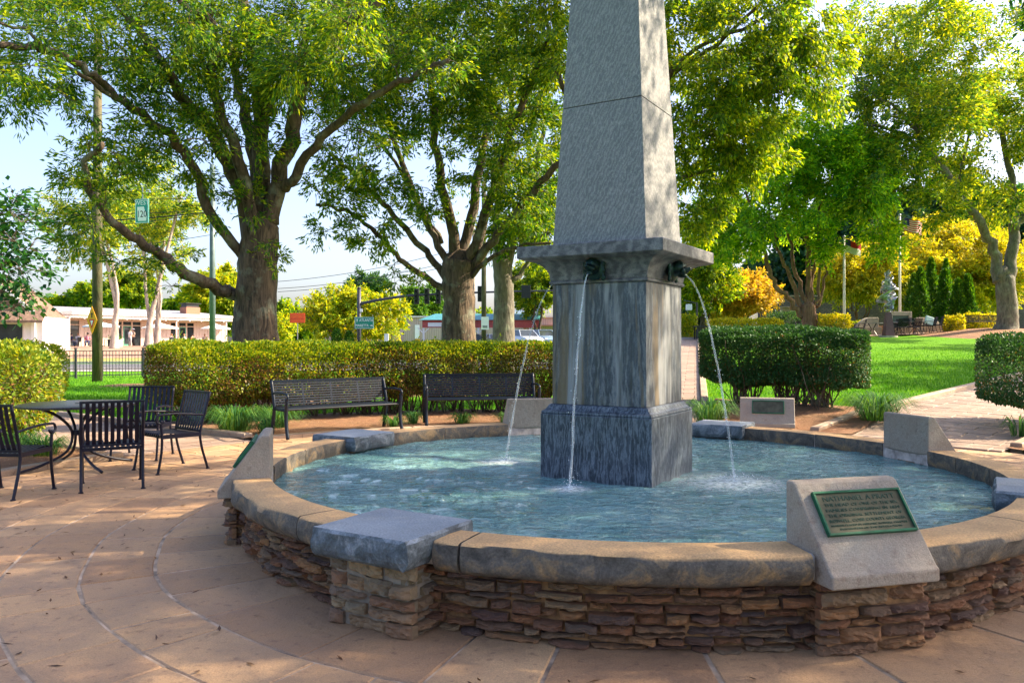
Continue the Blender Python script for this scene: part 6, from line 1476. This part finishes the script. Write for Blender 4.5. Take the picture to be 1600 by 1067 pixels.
for px, Y, rz, lb in ((1331, 47, -90, 'pale backed chair at the left end of the far terrace'), (1344, 47.8, 60, 'second chair from the left on the far terrace'), (1397, 46.8, 100, 'dark chair hidden behind the sculpture plinth'), (1411, 46.6, -20, 'dark chair facing right beside the table right of the sculpture'), (1421, 47.8, 160, 'dark chair beyond the middle terrace table'), (1428, 46.4, 20, 'dark chair with its back to the lawn, right of the monument'), (1441, 47.4, 90, 'dark chair left of the one with the blue cushion'), (1463, 46.8, 75, 'dark chair at the right end of the far terrace facing left')):
    dup(chair, gt(px, Y), R(rz), lb, FC, 1.08)
lc = dup(chair, gt(1453, 46.7), R(80), 'dark chair holding the blue cushion at the right of the far terrace', FC, 1.08)
cu_ = tag(MB().box((0, 0, 0), (.5, .12, .5)).build('cushion', 'cloth_blue', None, bevel=.05), 'light blue cushion leaning in a chair on the far terrace', 'cushion'); cu_.location = gt(1452, 46.55) + Vector((0, 0, .75)); cu_.rotation_euler = (R(-12), R(18), 0)
bb_ = dup(bench, gt(1533, 47.2), R(180), 'black bench beside the big forked tree at the far right', 'black benches at the far edge of the lawn', (1.3, 1, 1)); bb_.location.z = gz(bb_.location.x, bb_.location.y) + .05
b2_ = dup(bench, gt(1270, 48.5), R(180), 'dark bench behind the trunk of the multi stemmed tree', 'black benches at the far edge of the lawn')
# litter bin, lamp, signs at the end of the straight path
bn = thing('litter_bin', 'square dark litter bin with open sides at the top of the straight path', 'litter bin', gt(1098, 42.5)); h_ = W(0, 511, 42.5).z - bn.location.z
s_ = MB()
for x, y in ((-.36, -.36), (.36, -.36), (.36, .36), (-.36, .36)): s_.box((x, y, h_ / 2), (.06, .06, h_))
s_.box((0, 0, h_ + .03), (.86, .86, .07)).build('frame', 'black', bn); MB().box((0, 0, h_ * .42), (.62, .62, h_ * .8)).build('liner', 'car_dark', bn)
for k in range(7): MB().box((-.3 + .1 * k, -.37, h_ * .45), (.05, .02, h_ * .8)).build('slat', 'black', bn)
lp_ = thing('street_lamp', 'dark lamp post with a boxy white lantern left of the litter bin', 'street lamp', gt(1089, 44.5)); h_ = W(0, 474, 44.5).z - lp_.location.z
MB().tube([(0, 0, 0), (0, 0, h_ + .05)], .06, 8).build('post', 'dark_metal', lp_); MB().bar((0, 0, h_), (-.72, 0, h_ + .18), .06, .05).build('arm', 'dark_metal', lp_)
MB().box((-.45, 0, h_ - .22), (.30, .3, .34)).build('lantern', 'white_sign', lp_, bevel=.02)
ws = thing('sign_board', 'tall white sign board with a slanted top beyond the yellow shrub row', 'sign', GX(1179.5, 54)); zt_ = W(0, 489, 54).z - ws.location.z
MB().prism([(-.34, 0), (.20, 0), (.20, zt_), (-.34, zt_ - .28)], (0, .2, 0), (0, 0, 0)).build('panel', 'white_sign', ws)
MB().box((.28, .1, zt_ / 2), (.14, .22, zt_)).build('side', 'cloth_navy_wear', ws); MB().box((-.06, -.01, zt_ * .45), (.36, .02, .05)).box((-.06, -.01, zt_ * .32), (.40, .02, .14)).build('print', 'cloth_grey_wear', ws)
py = thing('pedestrian_sign', 'lime yellow diamond pedestrian sign right of the white board', 'road sign', GX(1195.5, 53)); zz = W(0, 504, 53).z - py.location.z
MB().tube([(0, .03, 0), (0, .03, zz)], .03, 6).build('post', 'grey_metal', py); MB().prism(dm(.28, .8), (0, .02, 0), (0, 0, zz)).build('panel', 'sign_lime', py)
MB().box((0, -.01, zz - .02), (.06, .012, .14)).ball((0, -.01, zz + .11), .035, 8, 6, (1, .3, 1)).bar((0, -.01, zz - .08), (-.05, -.01, zz - .18), .03, .01, (0, 1, 0)).bar((0, -.01, zz - .08), (.05, -.01, zz - .18), .03, .01, (0, 1, 0)).build('walking_figure', 'black', py)
pk = thing('low_wall', 'pale pink low wall with a narrow yellow marker beyond the litter bin', 'wall', GX(1124, 52)); h_ = W(0, 503, 52).z - pk.location.z
MT['pink_wall'] = mat_plain('pink_wall', (.62, .46, .42), .8); MB().box((0, .1, h_ / 2), (33 / F * 52, .25, h_)).build('wall', 'pink_wall', pk); MB().box((-.45, -.05, h_ * .75), (.12, .04, h_ * .6)).box((-.45, -.05, h_ * 1.08), (.06, .04, .16)).build('marker', 'sign_lime', pk)
# dark stone retaining wall along the hillside and hill above it
def mat_rw():
    m, nt, p = M('retaining_stone'); v = coords(nt); b = nd(nt, 'ShaderNodeTexBrick', Scale=1.6); b.inputs['Color1'].default_value = (.13, .10, .10, 1); b.inputs['Color2'].default_value = (.085, .07, .075, 1); b.inputs['Mortar'].default_value = (.05, .045, .045, 1); b.inputs['Mortar Size'].default_value = .03
    mp_ = nd(nt, 'ShaderNodeMapping'); tc = nd(nt, 'ShaderNodeTexCoord'); mp_.inputs['Rotation'].default_value = (R(90), 0, 0); nt.links.new(tc.outputs['Object'], mp_.inputs[0]); nt.links.new(mp_.outputs[0], b.inputs['Vector'])
    c = mixc(nt, .6, b.outputs['Color'], ramp(nt, noise_n(nt, v, .8, 6), [(.3, (.5, .5, .5)), (.7, (1.6, 1.5, 1.5))]), 'MULTIPLY'); nt.links.new(c, p.inputs['Base Color']); p.inputs['Roughness'].default_value = .9; return m
MT['retaining_stone'] = mat_rw()
rw = thing('retaining_wall', 'long dark stone retaining wall behind the terrace and yellow trees', 'wall', (px_x(1420, 72), 72, gz(px_x(1420, 72), 72)), R(-3)); h_ = W(0, 463, 72).z - rw.location.z
MB().box((3, .4, h_ / 2 - .2), (34, .8, h_ + .4)).build('wall', 'retaining_stone', rw); MB().box((3, .4, h_ + .06), (34.2, 1.0, .12)).build('coping', 'concrete', rw)
rp_ = thing('stone_pier', 'pale stone pier at the left end of the retaining wall', 'pier', GX(1232, 62)); h_ = W(0, 481, 62).z - rp_.location.z
MB().box((0, .3, h_ / 2), (.9, .8, h_)).box((0, .3, h_ + .05), (1.05, .95, .1)).build('pier', 'concrete', rp_, bevel=.02)
rf_ = thing('rail_fence', 'dark post and rail fence behind the orange tree', 'fence', GX(1140, 64)); h_ = W(0, 497, 64).z - rf_.location.z
MB().box((0, 0, h_), (7.5, .06, .08)).box((0, 0, h_ * .55), (7.5, .06, .08)).box((0, .15, h_ * .3), (7.5, .05, h_ * .6)).build('rail', 'black', rf_)
for k in range(4): MB().box((-3.3 + 2.2 * k, 0, (h_ + .2) / 2), (.14, .14, h_ + .2)).build('post', 'black', rf_)
# hills that close the view
P_ = []
for i in range(61):
    x = -60 + 240 * i / 60; row = []
    for j in range(12):
        y = 76 + j * 9; row.append((x, y + .15 * abs(x - 60) * 0, gz(x, y) + sm(18, 45, x) * (min(9, 1.0 * j * 2.0)) + (.6 * mnoise.noise((x * .1, y * .1, 0))) - .3))
    P_.append(row)
MB().grid(P_).build('hill', 'mulch', smooth=True)['kind'] = 'structure'
